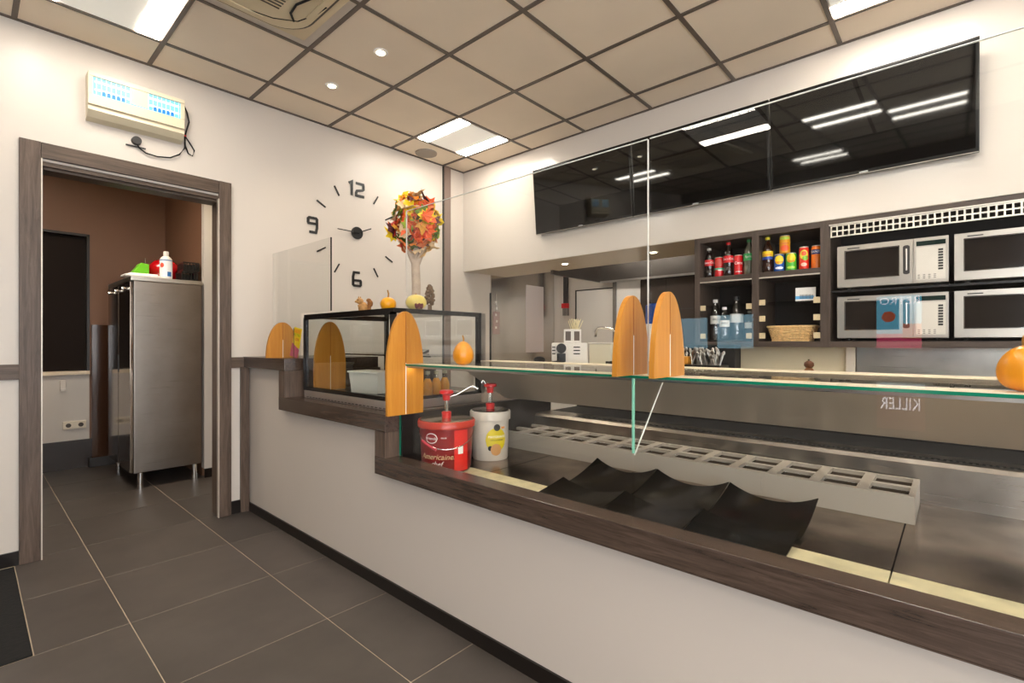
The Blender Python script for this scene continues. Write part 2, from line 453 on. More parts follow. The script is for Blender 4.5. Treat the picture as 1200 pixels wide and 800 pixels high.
mb(M_blackmat).tube([(-.46, .40, -.028), (-.3, .425, -.03), (-.1, .435, -.03), (.12, .43, -.03), (.3, .39, -.03), (.4, .32, -.03), (.44, .2, -.03), (.45, .1, -.03)], .006).build('cable', ac, 60)
mb(M_blackmat).tube([(.385, .335, -.032), (.34, .27, -.042), (.33, .18, -.044), (.36, .08, -.044), (.385, 0, -.044)], .006).build('cable', ac, 60)

# ------------------------------------------------------------------ walls
wl = mb(M_wall).box(-2.3, .24, WY, WY+.15, 0, CZ+.03).box(1.21, 3.47, WY, WY+.15, 0, CZ+.03).box(.24, 1.21, WY, WY+.15, 2.225, CZ+.03).build('wall_left'); struct(wl)
mb(plain('panel joint', '#b9aea4', .6)).box(3.15, 3.152, WY-.0015, WY, 1.1, CZ).build('panel_joint', wl)
wr = mb(M_wall).box(WX, WX+.14, -3.6, 1.41+2.39, 1.94, CZ+.03).box(WX, WX+.6, -3.6, -1.15, 0, 1.94).build('wall_right'); struct(wr)
mb(plain('wall panel glossy', '#d3c9be', .18, spec=.5)).box(WX-.004, WX, -3.6, WY-.001, 1.941, CZ-.002).build('cladding_panel', wr)
M_taupe = plain('taupe wall', '#5c534c', .5)
wf = sroot('wall_front')
mb(M_taupe).box(-2.45, -2.3, -.7, 3.95, 0, CZ+.1).box(-2.45, -2.3, -3.6, -.7, 0, .3).box(-2.45, -2.3, -3.6, -.7, 2.7, CZ+.1).build('wall_panel', wf)
wb = sroot('wall_back')
mb(M_taupe).box(1.2, WX+.6, -3.75, -3.6, 0, CZ+.1).box(-2.45, 1.2, -3.75, -3.6, 0, .3).box(-2.45, 1.2, -3.75, -3.6, 2.7, CZ+.1).build('wall_panel', wb)
for n_, ax, a, b in ((1, 0, -3.5, -.7), (2, 1, -2.2, 1.2)):
    wd = sroot('window_%d' % n_)  # unseen window opening, added to let fill daylight into the room
    fm_ = mb(M_darkgrey)
    def wbx(a0, a1, z0, z1, d0, d1):
        (fm_.box(-2.45+d0, -2.45+d1, a0, a1, z0, z1) if ax == 0 else fm_.box(a0, a1, -3.75+d0, -3.75+d1, z0, z1))
    for q in (a, (a+b)/2-.03, b-.06): wbx(q, q+.06, .3, 2.7, .04, .10)
    wbx(a, b, .3, .36, .04, .10); wbx(a, b, 2.64, 2.7, .04, .10)
    fm_.build('window_frame', wd)
    pm0 = mb(M_glass)
    (pm0.box(-2.39, -2.38, a, b, .3, 2.7) if ax == 0 else pm0.box(a, b, -3.69, -3.68, .3, 2.7))
    pm0.build('pane', wd)
bl = mb(M_base).box(-2.3, .193, WY-.012, WY, 0, .075).build('baseboard_left'); struct(bl)
tr = mb(M_woodx).box(-2.3, .193, WY-.02, WY, 1.007, 1.09).build('trim_1'); struct(tr)
tp = mb(plain('corner post', '#7d6a60', .45)).box(3.181, 3.259, WY-.03, WY, 0, CZ-.002).build('trim_2'); struct(tp)
mb(M_dedge).box(3.174, 3.181, WY-.02, WY, .0, CZ-.003).build('edge_strip', tp)

# door frame
d1 = sroot('door_1')
AY = WY-.022
mb(M_woodz).box(.193, .280, AY, WY+.002, 0, 2.325, .003).build('architrave', d1)
mb(M_woodz).box(1.172, 1.249, AY, WY+.002, 0, 2.325, .003).build('architrave', d1)
mb(M_woodx).box(.2805, 1.1715, AY+.001, WY+.002, 2.238, 2.324, .003).build('architrave', d1)
mb(M_woodz).box(.24, .272, WY+.003, WY+.15, 0, 2.225).build('jamb', d1)
mb(M_woodz).box(1.178, 1.21, WY+.003, WY+.15, 0, 2.225).build('jamb', d1)
mb(M_woodx).box(.272, 1.178, WY+.03, WY+.15, 2.185, 2.225).build('head_jamb', d1)
mb(M_woodx).box(.281, 1.171, WY+.004, WY+.02, 2.20, 2.245).build('head_stop', d1)
M_alu = plain('aluminium strip', '#c9beb0', .35, metal=.3)
mb(M_alu).box(.280, .286, AY-.001, WY+.01, 0, 2.235).build('corner_strip', d1)
mb(M_alu).box(1.1665, 1.172, AY-.001, WY+.01, 0, 2.2).build('corner_strip', d1)

# ------------------------------------------------------------------ back room
BY = 6.30
bw = sroot('wall_back_room')
mb(M_brown).box(-1.2, .81-1.6, BY, BY+.15, 0, 2.9).box(-.79, .81, BY, BY+.15, 2.26, 2.9).box(.81, 1.6, BY, BY+.15, .2, 2.9).build('wall_panel', bw)
M_wp = plain('white wainscot', '#cfc8c0', .4)
mb(M_wp).box(-.79, .81, BY+.005, BY+.15, .27, .90).build('wainscot_panel', bw)
mb(M_cream).box(-.79, .81, BY-.03, BY+.15, .90, .935).build('sill', bw)
mb(plain('dark glazed door', '#1e130b', .5, spec=.12)).box(-.79, .81, BY+.06, BY+.1, .935, 2.26).build('dark_pane', bw)
mb(M_darkgrey).box(.79, .812, BY-.004, BY+.1, .935, 2.26).box(-.79, .812, BY-.004, BY+.1, 2.24, 2.262).build('pane_frame', bw)
mb(M_dtile).box(-1.2, 1.6, BY-.008, BY+.15, -.05, .27).build('tile_skirting', bw)
mb(plain('brown column tile', '#412a1c', .15, spec=.6)).box(.82, 1.04, BY-.07, BY, .09, 1.38).build('pilaster', bw)
mb(M_darkgrey).box(.80, 1.06, BY-.085, BY, 0, .09, .004).build('pilaster_foot', bw)
rl = thing('room_light', 'square light panel on the back room ceiling, hidden above the door head', 'ceiling light', (.2, 4.75, 2.898))  # unseen lamp added to brighten the back room
mb(M_white).box(-.32, .32, -.32, .32, -.02, 0).build('housing', rl)
mb(plain('room lamp', '#ffffff', .5, emis=(1, .88, .72), es=22)).box(-.29, .29, -.29, .29, -.024, -.0202).build('diffuser', rl)
sk = thing('wall_socket', 'cream double power socket strip low on the white wainscot in the back room', 'socket', (.70, BY+.005, .415))
mb(M_offwhite).box(-.085, .085, -.02, 0, -.035, .04, .006).build('body', sk)
for k in (-1, 1): mb(M_acd).lathe([(.02, -.0235), (.02, -.019)], (k*.045, 0, .002), n=16, axis=1).build('outlet', sk)
hk = mb(M_alu).box(-.02, .02, -.03, 0, -.05, .05, .003).box(-.02, .02, -.05, -.03, -.05, -.03).build('wall_hook'); hk.location = (.615, BY+.005, .80)
tag(hk, 'small grey wall bracket under the sill in the back room', 'bracket')
sw = sroot('wall_side_room')
mb(M_brown).box(1.435, 1.58, 5.08, BY+.1, .0, 2.9).build('wall_panel', sw)
mb(M_wp).box(1.43, 2.6, 5.0, 5.08, .08, 2.9).build('white_panel', sw)
mb(M_base).box(1.43, 2.6, 4.99, 5.0, 0, .08).build('baseboard_room', sw)
struct(mb(M_brown).box(-1.2, -1.1, WY+.15, BY, 0, 2.9).box(2.5, 2.6, WY+.15, 5.0, 0, 2.9).build('wall_room_ends'))
struct(mb(M_brown).box(-1.2, 2.6, WY+.15, BY+.1, 2.9, 2.98).build('ceiling_room'))
downlight(.2, 5.0, 2.898, 'round spotlight in the back room ceiling, nearer the dark glazed bay', 'back room spotlights', watts=60)  # both unseen spots are added to lift the brown back room walls
downlight(1.3, 4.5, 2.898, 'round spotlight in the back room ceiling, above the steel cabinet', 'back room spotlights', watts=50)

# steel cabinet
cab = thing('steel_cabinet', 'tall stainless steel cabinet on round legs standing in the back room', 'cabinet', (.91, 5.0, 0))
mb(M_steelx).box(0.012, .497, 0, .94, .135, 1.715, .003).build('body', cab)
mb(steel_mat('cabinet top', (.6, .57, .53), .3, 0, .1)).box(-.01, .502, -.01, .95, 1.716, 1.752, .004).build('top', cab)
for k in (0, 1):
    dr = mb(M_mirror).box(-.012, .010, .01+.465*k, .46+.465*k, .14, 1.71, .003).build('door', cab)
    mb(M_darkgrey).box(-.0135, -.012, .44+.06*k-.03*k, .455+.06*k-.03*k, .95, 1.10).build('handle', dr)
for y in (.18, .47, .76): mb(M_chrome).lathe([(.012, -.04), (.016, -.03), (.010, -.012)], (0, y, 1.66), n=12, axis=0).build('knob', cab, 60)
for lx, ly in ((.06, .03), (.45, .03), (.06, .9), (.45, .9)):
    mb(M_chrome).lathe([(.022, 0), (.022, .035), (.019, .036), (.019, .136)], (lx, ly, 0), n=16).build('leg', cab, 40)
TZ = 1.754
b = thing('cleaning_bottle', 'white plastic cleaning bottle with a printed label on top of the steel cabinet', 'bottle', (1.165, 5.10, TZ), facing(1.165, 5.10))
mb(M_white).lathe([(.043, 0), (.046, .006), (.046, .17), (.036, .19), (.019, .205), (.017, .212)], n=24).build('body', b, 50)
mb(M_white).lathe([(.021, .208), (.021, .24), (.017, .243)], n=20).build('cap', b, 50)
patch(.046, -1.3, 1.3, .02, .16, plain('label white', '#f0f2f4', .4)).build('label_sticker', b)
patch(.0466, -1.3, 1.3, .16, .168, plain('label blue', '#2f6fb0', .4)).build('blue_band', b)
patch(.0466, -1.0, -.3, .10, .14, plain('label red', '#d6543e', .4), shape='round').build('red_emblem', b)
patch(.0466, .2, .9, .025, .065, plain('label blue', '#2f6fb0', .4)).build('blue_emblem', b)
pt_ = mb(plain('red enamel', '#b30d14', .2, coat=.5)).ball((0, 0, .108), .126, (1, 1, .85)).build('cooking_pot', smooth=60); pt_.location = (1.215, 5.38, TZ)
tag(pt_, 'red rounded pot behind the white cleaning bottle on the cabinet', 'pot')
gr_ = thing('green_dustpan', 'bright green plastic scoop lying at the back of the cabinet top', 'scoop', (1.035, 5.34, TZ))
mb(plain('green plastic', '#6fc81a', .3)).prism([(-.11, 0), (.045, 0), (.045, .14), (-.01, .15)], 1, -.06, .09).build('pan', gr_)
mb(M_chrome).tube([(.03, 0, .14), (.03, 0, .20)], .004).build('hook', gr_)
cl = mb(plain('cloth white', '#e9e6e2', .8, bump=.3, nscale=25)).box(-.13, .12, -.08, .10, 0, .022, .01).box(-.10, .10, -.06, .08, .02, .034, .008).build('folded_cloth', smooth=60)
cl.location = (1.0, 5.12, TZ); tag(cl, 'folded white cloth at the front corner of the cabinet top', 'cloth')
for k, (z, lb) in enumerate(((0, 'black plastic crate with slotted sides, lower of the two on the cabinet'), (.085, 'black plastic crate with slotted sides, stacked on the other on the cabinet'))):
    c = thing('plastic_crate', lb, 'crate', (1.345+.012*k, 5.14, TZ+z), 0, 'black crates on the cabinet')
    f = mb(M_black).box(-.075, .05, -.08, .10, 0, .008)
    for x in (-.075, .046): f.box(x, x+.004, -.08, .10, .008, .014).box(x, x+.004, -.08, .10, .072, .082)
    for y in (-.08, .096): f.box(-.075, .05, y, y+.004, .008, .014).box(-.075, .05, y, y+.004, .072, .082)
    f.build('frame', c)
    mb(M_black).box(-.070, .046, .088, .095, .008, .08).box(.038, .0455, -.075, .088, .008, .08).build('rear_walls', c)
    sl = mb(M_black)
    for q in range(6): sl.box(-.074+q*.0238, -.066+q*.0238, -.079, -.076, .014, .073)
    for q in range(7): sl.box(-.074, -.071, -.078+q*.029, -.070+q*.029, .014, .073)
    sl.build('slats', c)

# ------------------------------------------------------------------ kitchen beyond the bulkhead
kl = sroot('wall_kitchen')
mb(M_wall).box(3.47, 5.05, WY, WY+.15, 0, 2.4).build('wall_panel', kl)
mb(M_kpanel).box(3.855, 4.99, WY-.012, WY, .5, 2.3).build('steel_sheet', kl)
mb(M_dedge).box(3.84, 3.855, WY-.014, WY, .5, 1.75).build('edge_strip', kl)
mb(plain('kitchen back paint', '#b5a99c', .3)).box(5.0, 5.12, 2.93, WY, 0, 2.4).build('grey_panel', kl)
mb(plain('kitchen white', '#dcd6cf', .3)).box(4.99, 5.12, 2.60, 2.90, 0, 2.4).build('white_panel', kl)
M_kt = plain('kitchen dark tile', '#3a302b', .22, noise=.06)
for j in range(10):
    for k in range(4):
        mb(M_kt).box(4.985, 5.0, 2.595-.302*(j+1)+.004, 2.595-.302*j, .9+.33*k, .9+.33*(k+1)-.004, .001).build('wall_tile', kl)
mb(M_darkgrey).box(5.0, 5.12, -1.3, 2.6, 0, 2.4).build('tile_backing', kl)
d2 = sroot('door_2')
mb(plain('kitchen door leaf', '#bfb7ae', .3)).box(4.975, 4.999, 2.935, 3.435, .1, 1.828).build('door_leaf', d2)
mb(M_dedge).box(4.97, 4.999, 3.436, 3.452, .1, 1.84).box(4.97, 4.999, 2.925, 3.452, 1.829, 1.842).build('door_seal', d2)
mb(plain('grey post', '#6f675f', .3)).box(4.95, 4.998, 2.895, 2.922, 0, 2.2).build('door_post', d2)
sf = mb(plain('soffit paint', '#b8a78f', .3)).box(WX+.14, 4.1, .0, WY, 1.945, 2.0).box(WX, WX+.14, .0, WY, 1.938, 1.9405).build('ceiling_soffit'); struct(sf)
struct(mb(M_darkgrey).box(4.1, 5.1, -1.3, WY, 2.4, 2.5).box(4.08, 4.1, -1.3, WY, 2.0, 2.4).build('ceiling_kitchen'))
struct(mb(M_darkgrey).box(WX+.6, 5.1, -1.4, -1.3, 0, 2.5).build('wall_kitchen_end'))
for yk in (2.9, 1.2):
    kt = thing('kitchen_light', 'strip light on the kitchen ceiling, hidden, %s' % ('nearer the steel wall' if yk > 2 else 'nearer the wall unit'), 'ceiling light', (4.25, yk, 2.398), 0, 'kitchen ceiling strips')  # unseen strips added to brighten the kitchen
    mb(M_white).box(-.08, .08, -.6, .6, -.03, 0).build('housing', kt)
    mb(plain('kitchen lamp', '#ffffff', .5, emis=(1, .95, .88), es=26)).box(-.06, .06, -.58, .58, -.034, -.0302).build('diffuser', kt)
hd = thing('extractor_hood', 'dark extractor hood skirt hanging over the kitchen worktop', 'extractor hood', (4.45, 1.5, 1.9))
M_hood = steel_mat('hood steel', (.16, .14, .125), .35, 1, .1)
mb(M_hood).box(-.45, .48, 1.55, 1.58, -.0, .5).build('end_panel', hd)
mb(M_hood).box(.45, .48, -2.6, 1.549, -.0, .5).build('back_panel', hd)
mb(M_steel).box(.435, .449, -2.6, 1.549, -.012, .01).build('rim', hd)
mb(M_white).box(-.28, -.22, -.9, 1.2, .36, .39).build('lamp_tube', hd)
downlight(3.75, 2.72, 1.944, 'small round spotlight in the low soffit, farther one by the steel wall', 'soffit spotlights', watts=8)
downlight(3.75, 1.836, 1.944, 'small round spotlight in the low soffit, nearer one by the drinks shelf', 'soffit spotlights', watts=8)
es = thing('emergency_switch', 'red emergency stop box at the foot of a dark conduit on the kitchen wall', 'switch', (4.99, 3.594, 1.6))
mb(M_darkgrey).box(-.03, 0, -.03, .03, .09, .6).build('conduit', es)
mb(M_red).box(-.06, 0, -.04, .04, .03, .09, .006).build('button_box', es)
mb(plain('grey box', '#746c64', .5)).box(-.04, 0, -.035, .035, -.06, .028).build('lower_box', es)
# thin flat pieces on the steel wall
n1 = mb(plain('notice sheet', '#b7a9a3', .4)).box(0, .33, -.004, 0, 0, .8).build('notice_sheet'); n1.location = (4.44, WY-.013, 1.09)
tag(n1, 'tall pale grey sheet on the steel kitchen wall', 'sheet')
n2 = thing('key_rack', 'narrow pinkish strip with small tags on the steel kitchen wall', 'rack', (3.93, WY-.013, 1.30))
mb(plain('pinkish strip', '#a98f88', .4)).box(-.05, .05, -.006, 0, 0, .25).build('strip', n2)
for k in range(5): mb(M_white).box(-.02+.012*(k % 2), .0+.012*(k % 2), -.014, -.006, .06+k*.07, .085+k*.07, .002).build('tag', n2)
mb(M_chrome).tube([(0, -.008, .25), (0, -.008, .45)], .003).build('chain', n2)

# back worktop
bk = thing('back_worktop', 'cream topped kitchen worktop running behind the display counter', 'worktop', (0, 0, 0))
mb(M_cream).box(2.98, 3.60, -1.1, 1.40, .88, .92, .004).build('top', bk)
mb(M_cream).box(3.45, 4.75, 1.401, 3.70, .88, .92, .004).build('top', bk)
mb(M_white).box(3.02, 3.58, -1.1, 1.40, .0, .88).build('base_unit', bk)
mb(M_white).box(3.50, 4.7, 1.401, 3.70, .0, .88).build('base_unit', bk)
bs = sroot('trim_3', 'backsplash under the drinks shelf')
mb(plain('cream backsplash', '#c9bda3', .35)).box(3.60, 3.64, .50, 1.38, .92, 1.18).build('cream_panel', bs)
mb(plain('pale post', '#cfc5b8', .35)).box(3.57, 3.64, .455, .50, .92, 1.18).build('post', bs)
mb(M_steel).box(3.60, 3.64, -1.1, .45, .92, 1.18).build('steel_panel', bs)

# coffee machine
cm = thing('coffee_machine', 'white and black coffee machine on the kitchen worktop', 'coffee machine', (3.72, 2.64, .92), facing(3.7, 2.64))
mb(M_white).box(-.17, .16, .0, .26, 0, .285, .01).build('body', cm, 40)
mb(M_black).box(-.13, -.03, -.075, .0, .02, .05, .004).build('drip_tray', cm)
mb(M_darkgrey).lathe([(.045, -.05), (.045, .0)], (-.08, 0, .235), n=20, axis=1).build('dial', cm, 40)
mb(M_black).box(-.12, -.04, -.07, 0, .11, .19, .008).build('brew_head', cm)
mb(M_black).tube([(-.08, -.06, .12), (-.16, -.12, .11)], .01).build('portafilter', cm)
for k in range(3):
    for q0, q1 in ((-.165, -.135), (.03, .09)): mb(M_blackmat).box(q0, q1, -.0015, -.0001, .18+k*.03, .19+k*.03).build('vent', cm)
mb(M_black).lathe([(.022, 0), (.028, .06), (.028, .065)], (-.08, -.04, .05), n=16).build('cup', cm, 40)
sb = thing('straw_box', 'white open box full of pale straws standing on the coffee machine', 'box', (3.76, 2.63, 1.206), facing(3.7, 2.6))
mb(M_white).box(-.09, .07, .01, .10, 0, .125, .003).build('box', sb)
for q in (-.05, .03): mb(plain('photo print', '#6b5c52', .5)).box(q-.025, q+.025, .008, .01, .02, .105).build('picture', sb)
for k in range(22):
    a = random.uniform(-.4, .4); c_ = random.uniform(-.3, .3); x = random.uniform(-.02, .05); y = random.uniform(.04, .08)
    mb(plain('straw', '#efe3bd', .5)).tube([(x, y, .1), (x+a*.12, y+c_*.12, .2+random.uniform(0, .035))], .004, 5).build('straw', sb)
cr_ = thing('cup_holder', 'small orange rimmed dish with a black cloth left of the coffee machine', 'dish', (3.60, 2.905, .92))
mb(plain('orange rim', '#d59a5c', .4)).lathe([(.05, 0), (.07, .09), (.066, .1)], n=20).build('dish', cr_, 50)
mb(M_blackmat).ball((0, 0, .125), .055, (1, 1, .6)).build('black_cloth', cr_, 60)
wbx = mb(plain('white enamel box', '#d9d2bd', .3)).box(0, .2, -.115, .115, 0, .275, .012).build('bread_bin', smooth=40); wbx.location = (3.78, 2.36, .921)
tag(wbx, 'cream box with white rim right of the coffee machine', 'box')
mb(M_white).box(-.008, .2, -.12, .12, .276, .288, .003).build('rim', wbx)
gs = thing('gas_hob', 'low black hob with pan supports on the kitchen worktop', 'hob', (3.72, 1.975, .92))
mb(M_black).box(-.16, .2, -.26, .26, 0, .10, .006).build('body', gs)
mb(M_chrome).box(-.165, .2, -.265, .265, .101, .112, .003).build('rim', gs)
for y in (-.13, .13):
    for k in range(4): mb(M_blackmat).box(-.1+.07*k, -.09+.07*k, y-.1, y+.1, .113, .13).build('pan_support', gs)
for k in range(4): mb(M_chrome).lathe([(.016, -.185), (.016, -.162)], (0, -.2+k*.13, .055), n=12, axis=0).build('knob', gs, 40)
tp_ = thing('kitchen_tap', 'chrome swan neck kitchen tap left of the orange boards', 'tap', (4.2, 2.44, .92))
mb(M_chrome).tube([(0, 0, 0), (0, 0, .36), (0, .01, .40), (0, .05, .42), (0, .16, .435), (0, .20, .43), (0, .23, .40), (0, .235, .345)], .013, 10).build('spout', tp_, 60)
mb(M_chrome).lathe([(.028, 0), (.028, .05), (.02, .06)], n=16).build('base', tp_, 60)
hs = mb(M_black).tube([(4.15, 2.70, .921), (4.15, 2.70, 1.08), (4.15, 2.68, 1.13), (4.15, 2.645, 1.145), (4.15, 2.61, 1.12), (4.15, 2.59, 1.06), (4.15, 2.585, .93)], .012).build('rubber_hose', smooth=60)
tag(hs, 'short looped black hose standing on the worktop below the tap', 'hose')
# blue canisters
for (px_, y_, z_, c_, lb) in ((4.3, 2.115, 1.25, '#16459a', 'dark blue canister with white base between the two orange boards'),):
    c2 = thing('canister', lb, 'canister', (4.3, 2.09, .92))
    mb(M_white).lathe([(.09, 0), (.09, .45), (.08, .46)], n=20).build('white_base', c2, 50)
    mb(plain('blue plastic', c_, .3)).lathe([(.085, .461), (.085, .63), (.06, .65)], n=20).build('body', c2, 50)

# drinks shelf and microwave cabinet
sh = thing('wall_shelf_unit', 'grey oak wall unit with open drinks shelves and microwave bay', 'shelf unit', (0, 0, 0))
FX = 3.452; BX = 3.86
Z0, Z1 = 1.18, 1.937
for y0, y1 in ((1.341, 1.378), (.958, 1.0), (.562, .614)): mb(M_shelfz).box(FX, BX, y0, y1, Z0, Z1).build('side_panel', sh)
mb(M_shelfw).box(FX+.001, BX, -1.15, 1.340, Z1-.035, Z1-.001).build('top_board', sh)
mb(M_shelfw).box(FX+.001, BX, -1.15, 1.340, Z0+.001, Z0+.036).build('bottom_board', sh)
mb(M_blackmat).box(BX-.02, BX, -1.15, 1.34, Z0+.037, Z1-.036).build('back_panel', sh)
for y0, y1 in ((1.001, 1.340), (.615, .957)):
    mb(M_shelfw).box(FX+.002, BX-.021, y0, y1, 1.627, 1.662).build('shelf', sh)
    mb(M_alu).box(FX-.002, FX+.002, y0, y1, 1.622, 1.630).build('shelf_edge', sh)
mb(M_casegl).box(FX+.02, BX-.021, .615, .957, 1.462, 1.468).build('glass_shelf', sh)
mb(M_casegl).box(FX+.05, BX-.021, 1.001, 1.340, 1.462, 1.468).build('glass_shelf', sh)
M_br = plain('cream bracket', '#cbb893', .4)
for y0, y1, zs in ((1.001, 1.340, (1.43, 1.235)), (.615, .957, (1.45, 1.345, 1.235))):
    for z in zs:
        mb(M_br).box(FX+.005, FX+.012, y0, y0+.036, z, z+.036).build('bracket', sh)
        mb(M_br).box(FX+.005, FX+.012, y1-.036, y1, z, z+.036).build('bracket', sh)
mb(M_black).box(FX+.02, BX-.021, -1.149, .561, 1.505, 1.517).build('microwave_shelf', sh)
# perforated vent grille
vg = mb(steel_mat('grille steel', (.7, .66, .58), .35, 1, .05))
GZ0, GZ1 = 1.830, 1.900
pitch = .0292; ny = 58; yS = .556
vg.box(FX-.010, FX-.006, yS-ny*pitch, yS, GZ1-.008, GZ1).box(FX-.010, FX-.006, yS-ny*pitch, yS, GZ0, GZ0+.008).box(FX-.010, FX-.006, yS-ny*pitch, yS, GZ0+.031, GZ0+.039)
for k in range(ny+1): vg.box(FX-.0101, FX-.0059, yS-k*pitch-.004, yS-k*pitch+.004, GZ0+.0001, GZ1-.0001)
vg.box(FX-.02, FX, yS-ny*pitch, yS+.01, GZ1, GZ1+.006)
vg.build('vent_grille', sh)

M_mw = steel_mat('microwave steel', (.54, .49, .43), .32, 1, .05)
M_mwd = plain('microwave window', '#1f1a17', .08, spec=.6)
def microwave(y, z, label):
    # local: front faces -X at x=0, body runs towards -Y
    t = thing('microwave_oven', label, 'microwave', (3.475, y, z), 0, 'stainless microwaves in the wall unit')
    W, H = .497, .258
    mb(M_mw).box(.02, .34, -W, 0, .012, H, .004).build('body', t)
    for a, b_ in ((.05, -.05), (.05, -W+.05), (.3, -.05), (.3, -W+.05)): mb(M_blackmat).lathe([(.014, 0), (.014, .0125)], (a, b_, 0), n=10).build('foot', t)
    dW = .350
    d = mb(M_mw).box(0, .019, -dW, 0, .014, .062).box(0, .019, -dW, 0, .224, H-.002).box(0, .019, -.040, 0, .062, .224).box(0, .019, -dW, -dW+.062, .062, .224).build('door', t)
    mb(M_mwd).box(.008, .016, -dW+.061, -.039, .061, .225).build('window', d)
    fr = mb(M_chrome).box(-.003, .006, -dW+.058, -.036, .058, .062).box(-.003, .006, -dW+.058, -.036, .224, .228).box(-.003, .006, -.04, -.036, .062, .224).box(-.003, .006, -dW+.058, -dW+.062, .062, .224).build('window_trim', d)
    hd_ = mb(M_darkgrey).prism([(-dW+.028+.015*math.cos(a), .145+(.070 if math.sin(a) >= 0 else -.070)+.010*math.sin(a)) for a in [2*PI*k/20 for k in range(20)]], 0, -.003, .001).build('handle_recess', d)
    mb(M_mw).box(-.010, -.004, -dW+.024, -dW+.032, .085, .205, .003).build('handle', d)
    mb(M_darkgrey).box(-.001, .0, -.11, -.05, .236, .242).build('badge', d)
    cp = mb(M_mw).box(0, .019, -W, -dW-.003, .014, H-.002).build('control_panel', t)
    mb(plain('panel face', '#cfc8bd', .4)).box(-.0015, .0, -W+.012, -dW-.014, .03, .205).build('panel_face', cp)
    mb(plain('display window', '#1c2b27', .1)).box(-.002, .0, -W+.012, -dW-.014, .213, .238).build('display', cp)
    for k in range(8): mb(M_darkgrey).box(-.004, -.0015, -W+.022, -W+.042, .078+k*.0145, .088+k*.0145, .001).build('button', cp)
    pr = mb(M_darkgrey)
    for q in range(3):
        for k in range(4): pr.box(-.002, -.0015, -dW-.03-k*.022, -dW-.02-k*.022, .036+q*.009, .039+q*.009)
    pr.build('printed_marks', cp)
    return t
microwave(.531, 1.520, 'fully visible upper stainless microwave in the left column of the bay')
microwave(.531, 1.222, 'fully visible lower stainless microwave in the left column of the bay')
microwave(.012, 1.520, 'upper stainless microwave in the right column, cut by the frame edge')
microwave(.012, 1.222, 'lower stainless microwave in the right column, cut by the frame edge')

# ---- drinks
M_cola = plain('cola', '#1a0905', .06, coat=.6, spec=.6)
M_clear = pane_mat('clear bottle plastic', (.84, .85, .85), .12)
M_capw = plain('cap white', '#e6e1dc', .4)
M_lredl = plain('label bright red', '#d0121b', .35)
M_lwhite = plain('print white', '#f3efe8', .5)
def bottle(x, y, z, H, liquid, capc, labc, txt, label, group, tc=None, r=.031, rz=None, band=None, tsz=.02, empty=False):
    t = thing('drink_bottle', label, 'bottle', (x, y, z), facing(x, y) if rz is None else rz, group)
    h = H
    mb(liquid).lathe([(r*.8, 0), (r, h*.04), (r, h*.2), (r*.88, h*.28), (r*.97, h*.36), (r*.97, h*.6), (r*.86, h*.7), (r*.5, h*.83), (r*.36, h*.88), (r*.36, h*.93)], n=20).build('body', t, 50)
    mb(plain('cap '+capc, capc, .4)).lathe([(r*.44, h*.925), (r*.44, h), (r*.38, h*1.003)], n=16).build('cap', t, 50)
    patch(r*.985, -1.7, 1.7, h*.40, h*.6, plain('label '+labc, labc, .4), t=.0008, n=14).build('label_sticker', t)
    if band: patch(r*.99, -1.7, 1.7, h*.37, h*.45, plain('label '+band, band, .4), t=.0012, n=14).build('label_band', t)
    if txt: lettering(txt, tsz, tc or M_lwhite, t, (0, 0, h*.505), bend=r*1.03)
    return t
def can(x, y, z, colr, txt, label, group, H=.14, r=.028, blobs=(), tc=None, tsz=.02, vert=False, tz=.55):
    t = thing('drink_can', label, 'can', (x, y, z), facing(x, y), group)
    h = H
    mb(plain('can '+colr, colr, .25, spec=.6)).lathe([(r*.8, 0), (r*.98, h*.04), (r, h*.08), (r, h*.9), (r*.86, h*.965)], n=22).build('body', t, 50)
    mb(M_alu).lathe([(r*.87, h*.962), (r*.9, h*.985), (r*.87, h), (r*.8, h*.985)], n=22).build('rim', t, 50)
    for i, (c, a0, a1, z0, z1, s) in enumerate(blobs):
        patch(r, a0, a1, h*z0, h*z1, plain('print '+c, c, .35), t=.0006+.0004*i, shape=s).build('print', t)
    if txt: lettering(txt, tsz, tc or M_lwhite, t, (0, 0, h*tz), bend=r*1.06)
    return t
SZ = 1.663; G1 = 'drinks on the upper left shelf'; G2 = 'drinks on the upper right shelf'
bottle(3.53, 1.305, SZ, .21, M_cola, '#b9b4ae', '#c8141c', 'Coca-Cola', 'cola bottle with red label and pale cap, leftmost on the drinks shelf', G1)
can(3.53, 1.238, SZ, '#c8141c', '', 'red can with a green wave band between the first two cola bottles', G1, blobs=(('#b83a30', -.9, .9, .5, .9, 'round'), ('#3c9a78', -1.5, 1.5, .36, .46, None), ('#e7e0d8', -.2, 1.5, .32, .37, None)))
bottle(3.53, 1.174, SZ, .235, M_cola, '#d41a1c', '#d0121b', 'Coca-Cola', 'cola bottle with red cap, in the middle of the left drinks shelf', G1, r=.033)
can(3.53, 1.108, SZ, '#cf1019', 'Coca', 'red can with white script lettering beside the green capped bottle', G1, tsz=.026, tz=.6, blobs=(('#f0e6e0', -.7, .9, .17, .2, None),))
bottle(3.53, 1.040, SZ, .235, plain('pale lemonade', '#59594a', .05, spec=.8, coat=.6), '#167a3a', '#18a04a', 'Sprite', 'clear lemonade bottle with green cap and green label on the left drinks shelf', G1, r=.034, tsz=.022)
bottle(3.53, .925, SZ, .235, plain('iced tea', '#2b1206', .06, coat=.6), '#e6d21e', '#f0c91c', 'Lipton', 'iced tea bottle with yellow cap on the right drinks shelf', G2, band='#1f3f9a', tc=M_lredl, r=.032)
